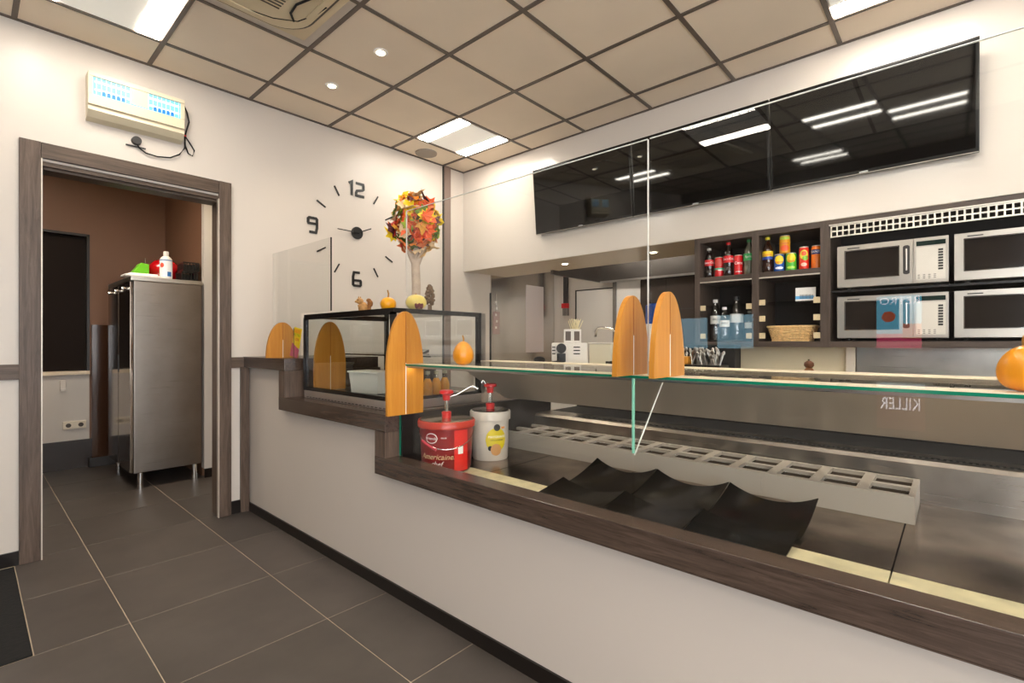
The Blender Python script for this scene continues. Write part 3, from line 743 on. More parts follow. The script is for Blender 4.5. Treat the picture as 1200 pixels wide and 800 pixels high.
can(3.53, .857, SZ, '#1d4f9e', 'Lipton', 'blue iced tea can on the right drinks shelf', G2, H=.115, r=.031, tsz=.017, tc=M_lredl, blobs=(('#f2d324', -.9, .9, .42, .92, 'round'), ('#e6e8ee', -.8, .8, .15, .28, 'round')))
can(3.53, .788, SZ, '#47b12c', 'Lipton', 'green iced tea can on the right drinks shelf', G2, H=.115, r=.031, tsz=.017, tc=M_lredl, blobs=(('#f2d324', -.9, .9, .45, .95, 'round'), ('#aee04a', -.8, .8, .12, .26, 'round')))
can(3.53, .824, SZ+.116, '#f0a01e', 'Lipton', 'orange and yellow iced tea can stacked on top of two other cans', G2, H=.115, r=.031, tsz=.017, tc=M_lredl, blobs=(('#bcd83a', -1.2, 1.2, .75, .92, 'round'), ('#ee5a1c', -.9, .9, .12, .45, 'round')))
can(3.53, .716, SZ, '#e0301c', '', 'red fruit drink can with yellow green print on the right drinks shelf', G2, H=.145, blobs=(('#e8d23c', -.9, .9, .45, .85, 'round'), ('#ee5a2a', -.5, .5, .6, .8, 'round'), ('#7fb82c', -.3, .9, .4, .6, 'round'), ('#f0b8a0', -.6, .6, .15, .3, 'round')))
can(3.53, .648, SZ, '#f07812', 'FANTA', 'orange can with dark blue lettered band, rightmost on the drinks shelf', G2, H=.145, tsz=.021, tz=.72, blobs=(('#1d2a66', -1.2, 1.2, .62, .82, None),))
# water bottles
G3 = 'clear water bottles on the lower left shelf'
for k, (x, y, hh, cc, rr_, lb) in enumerate(((3.56, 1.272, .285, '#d9d4cf', .036, 'tall clear bottle with white cap, left of the water bottles'),
                            (3.50, 1.19, .225, '#e9dfe0', .033, 'short clear bottle with white cap in front of the water bottles'),
                            (3.58, 1.135, .30, '#1b1a1c', .042, 'tall clear bottle with black cap among the water bottles'),
                            (3.60, 1.055, .20, '#8b8781', .033, 'short clear bottle at the right of the water bottles'))):
    t = bottle(x, y, 1.226, hh, M_clear, cc, '#d8d4cc', 'BRU' if k < 2 else '', lb, G3, r=rr_, tc=M_blackmat, tsz=.022)
tb = mb(plain('taupe tray', '#4b403a', .35)).lathe([(.13, 0), (.15, .006), (.14, .009), (.02, .009)], n=32).build('round_tray', smooth=40); tb.location = (3.60, 1.17, 1.2163); tb.scale = (.9, 1, 1)
tag(tb, 'round dark tray under the clear water bottles', 'tray')
# wicker basket
bkx, bky = 3.58, .79
bsk = thing('wicker_basket', 'shallow oval wicker basket on the lower right shelf', 'basket', (bkx, bky, 1.2165))
M_wick = plain('wicker', '#e2bb82', .7, noise=.2, nscale=60)
def sq_(a, sx, sy):
    c_, s_ = math.cos(a), math.sin(a)
    return (sx*math.copysign(abs(c_)**.5, c_), sy*math.copysign(abs(s_)**.5, s_))
wv = mb(M_wick)
for q in range(7):
    sx, sy = .075+.0035*q, .108+.0035*q
    for k in range(36):
        a0, a1 = 2*PI*(k+.5)/36, 2*PI*(k+1.5)/36
        o_ = .003 if (k+q) % 2 else -.003
        wv.tube([(*sq_(a0, sx+o_, sy+o_), .008+q*.0125), (*sq_(a1, sx-o_, sy-o_), .008+q*.0125)], .0065, 5)
w_ = wv.build('weave', bsk); w_['kind'] = 'stuff'
mb(M_wick).tube([(*sq_(2*PI*(k+.5)/36, .102, .138), .094) for k in range(37)], .007, 6).build('rim', bsk, 60)
for k in range(16):
    a = 2*PI*(k+.5)/16
    mb(M_wick).tube([(*sq_(a, .074, .107), 0), (*sq_(a, .1, .135), .092)], .004, 5).build('stake', bsk)
mb(M_wick).box(-.074, .074, -.106, .106, 0, .006).build('base', bsk)
cb = thing('carton_box', 'small white carton with pale blue printing on the glass shelf', 'box', (3.52, .705, 1.4685), facing(3.5, .7))
mb(M_white).box(-.055, .055, 0, .08, 0, .085, .002).build('carton', cb)
mb(plain('pale blue print', '#5aa6d8', .5)).box(-.055, .045, -.001, 0, .012, .032).build('blue_print', cb)
bc = mb(M_darkgrey)
for k in range(12): bc.box(-.03+k*.006, -.027+k*.006, -.0015, -.0005, .014, .04)
bc.build('barcode', cb)

# pepper mill, cutlery bin
pm = thing('pepper_mill', 'small turned brown wooden pepper mill on the back worktop', 'pepper mill', (3.2, .624, .92))
mb(plain('mill wood', '#7a4a22', .35)).lathe([(.026, 0), (.026, .02), (.018, .05), (.022, .10), (.024, .135), (.014, .145)], n=18).build('body', pm, 50)
mb(plain('mill head', '#5e3416', .35)).lathe([(.016, .146), (.026, .158), (.024, .175), (.010, .185)], n=18).build('head', pm, 50)
mb(M_chrome).lathe([(.006, .186), (.007, .195)], n=10).build('knob', pm, 50)
cu = thing('cutlery_bin', 'dark bin crammed with metal cutlery behind the glass counter top', 'bin', (3.12, 1.2, .92))
mb(M_black).box(-.08, .08, -.14, .14, 0, .15, .006).build('bin', cu)
for k in range(46):
    x, y = random.uniform(-.06, .06), random.uniform(-.12, .12); a, c_ = random.uniform(-.35, .35), random.uniform(-.5, .5)
    L = random.uniform(.05, .10)
    m_ = mb(plain('worn cutlery', (.42, .39, .35), .3, metal=1)).tube([(x, y, .13), (x+a*L, y+c_*L, .15+L)], .004, 5)
    m_.ball((x+a*L, y+c_*L, .15+L), .009, (.4, 1, 1.5), 5)
    m_.build('spoon', cu, 60)
mb(plain('mixed sachets', '#d8902a', .5)).box(-.05, .03, .07, .13, .15, .2, .008).build('sachet_stack', cu)
bb = mb(M_blackmat).box(0, .12, -.17, .15, 0, .275, .008).build('black_container'); bb.location = (3.28, 1.22, .92)
tag(bb, 'black square container behind the cutlery bin', 'container')
# ------------------------------------------------------------------ televisions
def tv(yc, label):
    t = thing('television', label, 'television', (3.405, yc, 2.165), 0, 'black screens in a row on the wall')
    W, H = .952, .562
    def R(m_): return m_.xf(Matrix.Rotation(-math.radians(5), 4, 'Y'))
    R(mb(M_bezel).box(0, .03, -W/2, W/2, 0, H, .003)).build('casing', t)
    R(mb(M_screen).box(-.003, .0, -W/2+.014, W/2-.014, .022, H-.014)).build('screen', t)
    R(mb(M_alu).box(-.0035, -.0005, -W/2+.003, W/2-.003, .0005, .003)).build('lower_trim', t)
    R(mb(plain('tv badge', '#b9b9b9', .3)).box(-.005, -.0005, -.02, .02, .006, .013)).build('badge', t)
    mb(M_blackmat).box(.02, .05, -.1, .1, .15, .35).build('wall_bracket', t)
    return t
tv(2.31, 'leftmost of the three tilted black wall screens')
tv(1.352, 'middle one of the three tilted black wall screens')
tv(.394, 'rightmost of the three tilted black wall screens')

# ------------------------------------------------------------------ clock
M_ink = plain('clock black', '#1c1a19', .35)
ck = thing('wall_clock', 'large wall clock of separate black numerals and bars around black hands', 'clock', (2.233, WY, 2.14))
mb(M_ink).lathe([(.048, -.018), (.052, -.014), (.052, 0)], n=32, axis=1).build('hub', ck, 40)
hh_ = mb(M_ink).strip([(0, 0), (.125, .055)], .009, 1, -.026, -.022); hh_.build('hour_hand', ck)
mb(M_ink).strip([(.02, -.001), (-.19, .002)], .007, 1, -.031, -.027).build('minute_hand', ck)
for k in range(12):
    if k in (0, 3, 6, 9): continue
    a = PI/2 - k*PI/6
    mb(M_ink).strip([(.325*math.cos(a), .325*math.sin(a)), (.41*math.cos(a), .41*math.sin(a))], .011, 1, -.008, -.001).build('hour_bar', ck)
def numeral(strokes, cx, cz, w_=.020):
    m_ = mb(M_ink)
    for s_ in strokes: m_.strip([(cx+a, cz+b_) for a, b_ in s_], w_, 1, -.008, -.001)
    m_.build('numeral', ck)
def nine(f=1): return [[(.032*f, .012*f), (-.032*f, .012*f), (-.036*f, .02*f), (-.036*f, .048*f), (-.028*f, .056*f), (.028*f, .056*f), (.036*f, .048*f), (.036*f, -.02*f), (.028*f, -.056*f), (-.026*f, -.056*f)]]
numeral([[(-.075, .04), (-.048, .056), (-.048, -.06)], [(-.01, .052), (.058, .052), (.062, .04), (.062, .01), (.05, 0), (.0, -.012), (-.008, -.03), (-.008, -.052), (.068, -.052)]], .0, .372)
numeral(nine(), -.39, -.0)
numeral(nine(-1), 0, -.392)

# ------------------------------------------------------------------ insect trap
ft = thing('insect_trap', 'cream electric insect trap glowing blue high on the wall above the doorway', 'insect trap', (.471, WY, 2.512))
W_, H_ = .478, .262
M_cr = plain('trap cream', '#d6c9ac', .4)
mb(M_cr).prism([(0, .0), (-.05, .012), (-.085, .045), (-.078, .07), (-.078, H_), (0, H_)], 0, 0, W_).xf(Matrix.Identity(4)).build('back_housing', ft, 20)
# front panel with a slot: four pieces around the opening
f = mb(M_cr).box(0, W_, -.092, -.079, .075, .135, .002).box(0, W_, -.092, -.079, .238, H_, .002).box(0, .022, -.0915, -.0795, .136, .237).box(W_-.022, W_, -.0915, -.0795, .136, .237)
f.build('front_panel', ft)
mb(plain('trap glow back', '#7cc8ea', .4, emis=(.10, .50, .85), es=.35)).box(.022, W_-.022, -.081, -.0788, .136, .237).build('glow_panel', ft)
for z in (.165, .21): mb(plain('uv tube', '#ffffff', .4, emis=(.6, .9, 1.0), es=.9)).tube([(.03, -.086, z), (W_-.03, -.086, z)], .006, 10).build('uv_tube', ft, 60)
gl_ = mb(plain('pale grid bar', '#dfeeea', .4))
for k in range(19):
    if 7 < k < 11: continue
    gl_.box(.035+k*.0226, .039+k*.0226, -.0935, -.0915, .137, .236)
gl_.build('grille_bars', ft)
M_slot = plain('blue slot', '#0c6cc0', .4, emis=(.01, .30, .80), es=.25)
for k in (1, 2, 3, 4, 5, 12, 13, 14, 15, 16): mb(M_slot).box(.041+k*.0226, .0555+k*.0226, -.0928, -.0912, .139, .162).build('blue_slot', ft)
mb(M_cr).box(.20, .285, -.0925, -.0905, .14, .236).build('centre_plate', ft)
cord = mb(M_blackmat).tube([(W_+.003, -.05, .25), (W_+.03, -.02, .22), (W_+.045, -.012, .16), (W_+.03, -.012, .10), (W_+.022, -.012, .06), (W_+.05, -.012, .02), (W_+.075, -.012, -.02), (W_+.065, -.012, -.06), (W_+.04, -.012, -.05), (W_+.022, -.012, .0), (W_+.02, -.012, .06), (W_+.008, -.012, .13), (W_+.008, -.03, .2)], .0045).build('cord_loop', ft, 60)
mb(M_blackmat).tube([(W_+.022, -.014, .06), (W_+.02, -.012, -.02), (W_-.01, -.012, -.07), (W_-.06, -.012, -.105), (W_-.13, -.012, -.118), (W_-.19, -.012, -.112), (W_-.225, -.014, -.09), (W_-.235, -.016, -.07)], .0045).build('power_cord', ft, 60)
mb(M_darkgrey).lathe([(.024, -.03), (.026, -.012), (.026, 0)], (W_-.238, 0, -.05), n=20, axis=1).build('plug', ft, 50)
mb(M_darkgrey).box(W_-.29, W_-.19, -.012, -.001, -.088, -.082).build('wall_clip', ft)
mb(M_red).box(W_+.013, W_+.028, -.018, -.006, .056, .066).build('cable_tie', ft)

# ------------------------------------------------------------------ counter
ct = thing('service_counter', 'long pale counter with stepped dark oak ledge running along the room', 'counter', (1.34, 0, 0))
def C(m_): return m_.xf(Matrix.Translation((-1.34, 0, 0)))
C(mb(M_counter).prism([(3.798, .06), (3.798, 1.035), (3.12, 1.035), (3.12, .79), (2.05, .79), (2.05, .585), (-1.6, .585), (-1.6, .06)], 0, 1.374, 1.41)).build('front_panel', ct)
C(mb(M_base).box(1.365, 1.395, -1.6, 3.798, 0, .06)).build('plinth', ct)
F0, F1 = 1.330, 1.418
C(mb(M_woody).box(F0, 2.0, 3.111, 3.798, 1.032, 1.107, .002)).build('ledge_board', ct, label='highest ledge board beside the wall')
C(mb(M_woodz).box(F0+.001, F1+.6, 3.111, 3.198, .7835, 1.031, .001)).build('ledge_riser', ct)
C(mb(M_woody).box(F0, 2.55, 2.011, 3.198, .783, .865, .002)).build('ledge_board', ct)
C(mb(M_woodz).box(F0+.001, F1, 2.012, 2.10, .5795, .782, .001)).build('ledge_riser', ct)
C(mb(M_woody).box(F0, F1-.004, -1.6, 2.10, .579, .66, .002)).build('ledge_board', ct)
C(mb(M_woody).box(F0, 1.50, -1.6, 2.10, .575, .5785, 0)).build('under_board', ct)
# wood rail and post on the wall beside the door
t2 = mb(M_woodx).box(1.2495, 1.334, WY-.02, WY, 1.03, 1.105).build('trim_4'); struct(t2)
t3 = mb(M_woodz).box(1.31, 1.367, WY-.022, WY-.001, 0, 1.03).build('trim_5'); struct(t3)
t4 = mb(M_base).box(1.2495, 1.31, WY-.012, WY, 0, .09).build('baseboard_short'); struct(t4)

# ------------------------------------------------------------------ display counter
dc = thing('display_counter', 'refrigerated glass display counter with steel interior and green edged glass', 'display counter', (1.418, 0, .6))
def D(m_): return m_.xf(Matrix.Translation((-1.418, 0, -.6)))
D(mb(M_blackmat).box(1.42, 2.95, -1.6, 2.0, .45, .585)).build('tub', dc)
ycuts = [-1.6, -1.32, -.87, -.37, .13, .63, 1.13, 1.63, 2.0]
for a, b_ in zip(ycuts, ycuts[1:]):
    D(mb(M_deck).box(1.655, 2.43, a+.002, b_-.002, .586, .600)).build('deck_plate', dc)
    D(mb(plain('pale deck strip', '#d2c7a2', .4, noise=.18, nscale=14)).box(1.42, 1.653, a+.002, b_-.002, .586, .600)).build('front_strip', dc)  # band of light along the deck front, put into a pale colour
# rear profile with vent slots
D(mb(M_steelp).prism([(2.43, .586), (2.43, .745), (2.445, .76), (2.60, .76), (2.60, .586)], 1, -1.6, 2.0)).build('rear_ledge', dc)
vsl = mb(M_blackmat)
y = 1.75
while y > -1.5:
    vsl.box(2.488, 2.500, y-.027, y, .7595, .7612); vsl.box(2.506, 2.518, y-.045, y-.018, .7595, .7612); y -= .036
v_ = D(vsl).build('vent_slots', dc); v_['kind'] = 'stuff'
D(mb(M_blackmat).box(2.601, 2.95, -1.6, 2.0, .586, .76).box(2.90, 2.95, -1.6, 2.0, .76, 1.06)).build('rear_void', dc)
D(mb(M_slope).prism([(1.80, 1.075), (2.15, .882), (2.165, .895), (1.81, 1.088)], 1, -1.6, 2.0)).build('sloped_panel', dc)
D(mb(M_steel).box(1.80, 1.955, -1.6, 2.0, 1.077, 1.089)).build('service_top', dc)
D(mb(M_cream).box(1.95, 2.06, -1.6, 2.0, 1.0895, 1.107)).build('service_edge', dc)
D(mb(M_cream).box(1.4125, 1.50, -1.6, 2.0, 1.1052, 1.1066)).build('front_rail', dc)
D(mb(M_steelp).box(1.4185, 1.4195, -1.6, 2.0, 1.0880, 1.0965)).build('lamp_profile', dc)
D(mb(plain('display led', '#ffffff', .5, emis=(1, .93, .78), es=9)).box(1.4205, 1.443, -1.58, 1.98, 1.0900, 1.0908)).build('led_strip', dc)
D(mb(M_black).box(1.42, 2.60, 2.001, 2.012, .586, .862)).build('end_panel', dc)
gp = D(mb(M_glass).box(1.412, 1.948, -1.6, 2.008, 1.097, 1.105)).build('top_glass', dc)
D(mb(M_gedge).box(1.408, 1.4118, -1.6, 2.008, 1.0975, 1.1055)).build('glass_edge', dc, label='green polished glass edge')
for a, b_ in ((.764, 2.008), (-1.6, .757)):
    D(mb(M_glass).box(1.412, 1.418, a, b_, .6605, 1.0963)).build('front_glass', dc)
D(mb(M_gedgel).box(1.411, 1.419, .7575, .7635, .86, 1.096)).build('glass_joint', dc)
D(mb(M_gedge).box(1.411, 1.419, 2.0085, 2.0125, .661, 1.10)).build('glass_edge', dc)
D(mb(M_glass).prism([(1.42, .855), (1.42, 1.095), (1.64, 1.095)], 1, .757, .763)).build('glass_bracket', dc)
D(mb(M_wedge).tube([(1.421, .76, .853), (1.643, .76, 1.093)], .0025, 6)).build('bracket_edge', dc)

# divider frame with pans
pf = thing('pan_frame', 'long pale grey frame with two rows of square container openings in the display', 'frame', (2.12, .105, .6003))
M_pan = plain('pale grey composite', '#a69c8f', .4)
n_pan, pp = 13, .148
Lf = n_pan*pp
fm = mb(M_pan).box(0, .028, 0, Lf, 0, .092).box(.278, .296, 0, Lf, 0, .092).box(.018, .278, 0, .018, 0, .092).box(.018, .278, Lf-.018, Lf, 0, .092)
fm.box(.018, .278, 0, Lf, .0, .006)
fm.box(.133, .161, .018, Lf-.018, .006, .0918)
for k in range(1, n_pan): fm.box(.018, .278, k*pp-.018, k*pp+.018, .006, .0916)
fm.box(-.0015, 0, .472*1.0, .475, 0, .09)
fm.build('frame', pf)
pm_ = mb(plain('pan grey', '#54493f', .25)).box(-.051, .051, -.0545, .0545, .0, .004).box(-.052, -.0495, -.0553, .0553, 0, .072).box(.0495, .052, -.0553, .0553, 0, .072).box(-.052, .052, -.0558, -.0535, 0, .072).box(-.052, .052, .0535, .0558, 0, .072).mesh('pan')
for k in range(n_pan):
    for q in (.0805, .2195): inst(pm_, 'pan', pf, (q, (k+.5)*pp, .0065))
# black curved trays
M_tray = plain('black glossy tray', '#080706', .2, spec=.35)
def tray(x0, x1, y0, y1, zf, zlo, zhi, label):
    m_ = mb(M_tray); n, k = 12, 8; bot = -.004
    def hgt(u, v):
        edge = (2*u-1)**2
        return (zf + (zlo-zf)*v**1.5 + (zhi-zlo)*edge*v**1.6)
    V = {}
    for i in range(n+1):
        for j in range(k+1):
            u, v = i/n, j/k
            for s_ in (0, 1): V[i, j, s_] = m_.bm.verts.new((x0+(x1-x0)*v, y0+(y1-y0)*u, hgt(u, v)-.005*s_))
    for i in range(n):
        for j in range(k):
            m_.bm.faces.new([V[i,j,0], V[i+1,j,0], V[i+1,j+1,0], V[i,j+1,0]])
            m_.bm.faces.new([V[i,j+1,1], V[i+1,j+1,1], V[i+1,j,1], V[i,j,1]])
    for i in range(n):
        m_.bm.faces.new([V[i,0,0], V[i,0,1], V[i+1,0,1], V[i+1,0,0]]); m_.bm.faces.new([V[i,k,0], V[i+1,k,0], V[i+1,k,1], V[i,k,1]])
    for j in range(k):
        m_.bm.faces.new([V[0,j,0], V[0,j+1,0], V[0,j+1,1], V[0,j,1]]); m_.bm.faces.new([V[n,j,0], V[n,j,1], V[n,j+1,1], V[n,j+1,0]])
    o = m_.build('serving_tray', smooth=50)
    return tag(o, label, 'tray', 'black curved display trays')
names = ['right', 'middle', 'left']
for q in range(3):
    ya, yb = .355+.297*q, .355+.297*(q+1)-.004
    tray(1.425, 1.70, ya, yb, .606, .612, .640, 'black curved tray in the front row, %s one, against the oak ledge' % names[q])
    tray(1.702, 1.967, ya, yb, .610, .634, .674, 'black curved tray in the rear row, %s one, against the pale pan frame' % names[q])

# buckets
M_bred = plain('bucket red', '#8c0e12', .3, noise=.05, nscale=10)
def pump(t, z, col, sx=1, dirx=1):
    p = mb(M_chrome).tube([(0, 0, z), (0, 0, z+.10)], .009, 10).build('pump_stem', t, 60)
    mb(col).lathe([(.022, z), (.024, z+.028), (.016, z+.032)], n=16).build('pump_collar', t, 50)
    mb(col).lathe([(.017, z+.085), (.020, z+.112), (.034, z+.118), (.034, z+.130), (.028, z+.134)], n=20).build('pump_head', t, 50)
    mb(M_chrome).tube([(0, 0, z+.098), (.05*dirx, -.005, z+.112), (.115*dirx, -.012, z+.150), (.135*dirx, -.014, z+.150), (.152*dirx, -.014, z+.138)], .0055, 8).build('pump_spout', t, 60)
rb = thing('sauce_bucket', 'large red printed sauce bucket with red hand pump in the glass display', 'bucket', (1.57, 1.848, .6005), facing(1.57, 1.848), 'sauce buckets with hand pumps')
mb(M_bred).lathe([(.113, 0), (.119, .012), (.130, .215)], n=40).build('body', rb, 50)
mb(plain('bucket rim red', '#b8301f', .25)).lathe([(.131, .205), (.139, .207), (.140, .232), (.135, .238), (.128, .236)], n=40).build('rim', rb, 50)
mb(plain('bucket lid steel', '#b9a98d', .1, metal=.85)).lathe([(.127, .2365), (.127, .240), (.03, .243)], n=40).build('lid', rb, 50)
pump(rb, .243, M_red)
mb(M_chrome).tube([(.132*math.sin(a), -.132*math.cos(a)-.004, .205-.09*math.cos(a*.95)) for a in [-1.45+2.9*k/14 for k in range(15)]], .0025, 6).build('bail_handle', rb, 60)
mb(plain('pinkish grip', '#c22a40', .4)).tube([(.138*math.sin(a), -.138*math.cos(a)-.002, .150-.012*k) for k, a in enumerate((-.95, -.75, -.55, -.35))], .006, 8).build('grip', rb, 60)
patch(.1285, .28, .85, .012, .20, plain('bright red panel', '#dc2a22', .35), t=.0015).build('side_print', rb)
patch(.1315, .42, .62, .09, .125, M_lwhite, t=.001).build('barcode_sticker', rb)
M_gold = plain('pale gold print', '#d9b98a', .5)
lettering('Americaines', .036, M_gold, rb, (0, 0, .078), rz=-.35, bend=.1285, shear=.3)
lettering('chef', .034, M_lwhite, rb, (0, 0, .045), rz=-.38, bend=.1265, shear=.3)
patch(.1292, -.82, -.32, .140, .188, M_lwhite, t=.0006, shape='round').build('emblem_ring', rb)
patch(.1300, -.79, -.35, .144, .184, plain('emblem red', '#8f1418', .4), t=.0008, shape='round').build('emblem', rb)
lettering('Vriends', .018, M_lwhite, rb, (0, 0, .164), rz=-.57, bend=.1325)
lettering('sauce', .012, M_lwhite, rb, (0, 0, .168), rz=-.1, bend=.1305)
wk = thing('sauce_bucket', 'white mayonnaise bucket with yellow round label and red hand pump in the display', 'bucket', (1.865, 1.84, .6005), facing(1.865, 1.84), 'sauce buckets with hand pumps')
M_bw = plain('bucket white', '#cfc5b8', .35)
mb(M_bw).lathe([(.090, 0), (.094, .008), (.098, .225)], n=36).build('body', wk, 50)
mb(M_bw).lathe([(.099, .205), (.107, .207), (.108, .245), (.104, .252), (.098, .25)], n=36).build('rim', wk, 50)
mb(plain('dark lid', '#3f3a35', .12, metal=.8)).lathe([(.097, .251), (.097, .256), (.02, .258)], n=36).build('lid', wk, 50)
pump(wk, .258, M_red, dirx=-.3)
patch(.0975, -.25, .90, .050, .170, plain('yellow label', '#d3bd16', .4), t=.001, shape='round', n=18).build('yellow_label', wk)
patch(.0982, .18, .55, .155, .190, plain('label black', '#22211f', .4), t=.001, shape='round', n=12).build('black_emblem', wk)
patch(.0982, -.12, .12, .055, .080, plain('label black', '#22211f', .4), t=.001, shape='round', n=12).build('small_emblem', wk)
patch(.0990, .02, .60, .030, .09, plain('sauce picture', '#c9935c', .4), t=.0012, shape='round', n=14).build('picture', wk)
patch(.0975, .62, .85, .165, .175, plain('orange print', '#e08a2a', .4), t=.001).build('orange_print', wk)
lettering('MAYONAISE', .017, M_lwhite, wk, (0, 0, .125), rz=.36, bend=.0995)
lettering('DE KLASSIEKER', .010, plain('print brown', '#3b2a14', .5), wk, (0, 0, .108), rz=.36, bend=.0995)

# ------------------------------------------------------------------ orange boards (glass holders)
def board(x, y, z, H, label, R=.105, th=.016, slit=.5):
    t = thing('orange_board', label, 'board', (x, y, z), 0, 'orange pointed boards holding the glass')
    pts = []; n = 18; ap = .30 if H > .3 else H
    # pointed arch: straight side up to H-ap, then an elliptical nose
    zs = H-ap
    for k in range(n+1):
        a = PI/2*k/n; pts.append((R*math.cos(a)**.95 if k < n else 0.004, zs+ap*math.sin(a)))
    if H <= .3: pts = [(R*math.cos(PI/2*k/n)**.95 if k < n else .006, H*math.sin(PI/2*k/n)) for k in range(n+1)]
    right = [(R*.97, 0)] + pts if H > .3 else pts
    full = right + [(-a, b_) for a, b_ in reversed(right)]
    mb(M_orange).prism(full, 1, -th/2, th/2).build('panel', t)
    mb(plain('slit line', '#8a4a10', .5)).box(-.0012, .0012, -th/2-.0006, -th/2, H*slit, H*.985).build('slit', t)
    mb(M_wedge).box(-.0015, .0015, -th/2-.0008, -th/2, 0.002, H*slit).build('glass_slot', t)
    return t
GX = 1.41
board(GX, 3.33, 1.1075, .235, 'short orange pointed board on the high oak ledge beside the leaflet')
board(1.535, 2.93, .9135, .425, 'orange pointed board inside the small glass case')
board(GX, 1.965, .8655, .492, 'tall orange pointed board at the right end of the small glass case')
board(GX-.0, .765, 1.1068, .250, 'left one of the two orange boards on the glass counter top')
board(GX-.0, .645, 1.1068, .254, 'right one of the two orange boards on the glass counter top')

# ------------------------------------------------------------------ sneeze guard panes
sg = thing('sneeze_guard', 'left clear glass screen standing on the oak ledge and the small case', 'glass screen', (GX, 0, 1.108))
GT = 1.835
def G(m_): return m_.xf(Matrix.Translation((-GX, 0, -1.108)))
G(mb(M_glass).prism([(3.47, 1.109), (3.47, GT-.02), (2.68, GT-.02), (2.68, 1.392), (3.06, 1.392), (3.06, 1.109)], 0, GX-.003, GX+.003)).build('pane', sg)
G(mb(M_dedge).box(GX-.0035, GX+.0035, 2.675, 2.6795, 1.392, GT-.02)).build('dark_edge', sg)
G(mb(plain('faint glass edge', '#c9c0b5', .3)).box(GX-.003, GX+.003, 3.4705, 3.474, 1.109, GT-.02)).build('edge', sg)
for (a, b_, lb) in ((.709, 1.95, 'middle clear glass screen between the small case and the orange boards'), (-1.6, .701, 'right clear glass screen standing on the display counter top')):
    sg = thing('sneeze_guard', lb, 'glass screen', (GX, (a+b_)/2, 1.108))
    def G2(m_, c_=(a+b_)/2): return m_.xf(Matrix.Translation((-GX, -c_, -1.108)))
    G2(mb(M_glass).box(GX-.003, GX+.003, a, b_, 1.108, GT)).build('pane', sg)
    G2(mb(M_wedge).box(GX-.003, GX+.003, a, b_, GT+.0002, GT+.0018)).build('top_edge', sg)
    if a > .5: G2(mb(plain('mid glass edge', '#cfccc2', .3)).box(GX-.003, GX+.003, a-.0022, a-.0003, 1.108, GT)).build('side_edge', sg)
    if a > .5: G2(mb(plain('faint glass edge', '#c9c0b5', .3)).box(GX-.003, GX+.003, b_+.0003, b_+.003, 1.45, GT)).build('side_edge', sg)

# ------------------------------------------------------------------ small glass case
gc = thing('glass_case', 'small black framed glass display case on the lower oak ledge', 'display case', (1.42, 2.07, .866))
def K(m_): return m_.xf(Matrix.Translation((-1.42, -2.07, -.866)))
X0, X1, Y0, Y1, ZB, ZT = 1.42, 2.03, 2.075, 3.04, .866, 1.382
K(mb(steel_mat('plinth steel', (.78, .73, .70), .35, 1, .05)).box(X0+.002, X1, Y0, Y1, ZB, .912, .002)).build('plinth', gc)
pl = mb(M_darkgrey)
for k in range(24): pl.box(X0-.0005, X0+.002, Y0+.03+k*.038, Y0+.052+k*.038, .871, .875)
K(pl).build('plinth_slots', gc)
for x in (X0, X1-.022):
    for y in (Y0, Y1-.022):
        w_x = .020
        K(mb(M_bframe).box(x, x+w_x, y, y+.030, .912, ZT-.02)).build('post', gc)
K(mb(M_bframe).box(X0, X0+.02, Y0, Y1, ZT-.032, ZT)).build('top_rail', gc)
K(mb(M_bframe).box(X0, X0+.02, Y0+.03, Y1-.022, .9125, .935)).build('bottom_rail', gc)
K(mb(M_bframe).box(X0+.02, X1, Y0, Y0+.02, ZT-.024, ZT)).build('top_rail', gc)
K(mb(M_bframe).box(X0+.02, X1, Y1-.02, Y1, ZT-.024, ZT)).build('top_rail', gc)
K(mb(M_bframe).box(X0+.02, X1, Y0, Y0+.02, .9125, .928)).build('bottom_rail', gc)
K(mb(M_tintgl).box(X0+.0205, X1-.001, Y0+.0205, Y1-.0205, ZT-.008, ZT-.001)).build('top_glass', gc)
K(mb(M_casegl).box(X0+.006, X0+.010, Y0+.031, Y1-.0225, .936, ZT-.033)).build('front_glass', gc)
K(mb(M_casegl).box(X0+.0205, X1-.0225, Y0+.008, Y0+.012, .929, ZT-.025)).build('side_glass', gc)
K(mb(M_casegl).box(X0+.0205, X1-.0225, Y1-.012, Y1-.008, .929, ZT-.025)).build('side_glass', gc)
K(mb(M_casegl).box(X0+.25, X1-.03, Y0+.02, Y1-.02, 1.130, 1.136)).build('glass_shelf', gc)
K(mb(M_dedge).box(X0+.246, X0+.2498, Y0+.02, Y1-.02, 1.129, 1.137)).build('shelf_edge', gc)
K(mb(M_black).box(X0+.0205, X1-.0225, Y0+.021, Y1-.021, .9125, .9132)).build('floor_sheet', gc)
K(mb(M_steelp).box(X1-.002, X1+.035, Y0+.002, Y0+.024, .912, ZT-.002)).build('rear_post', gc)

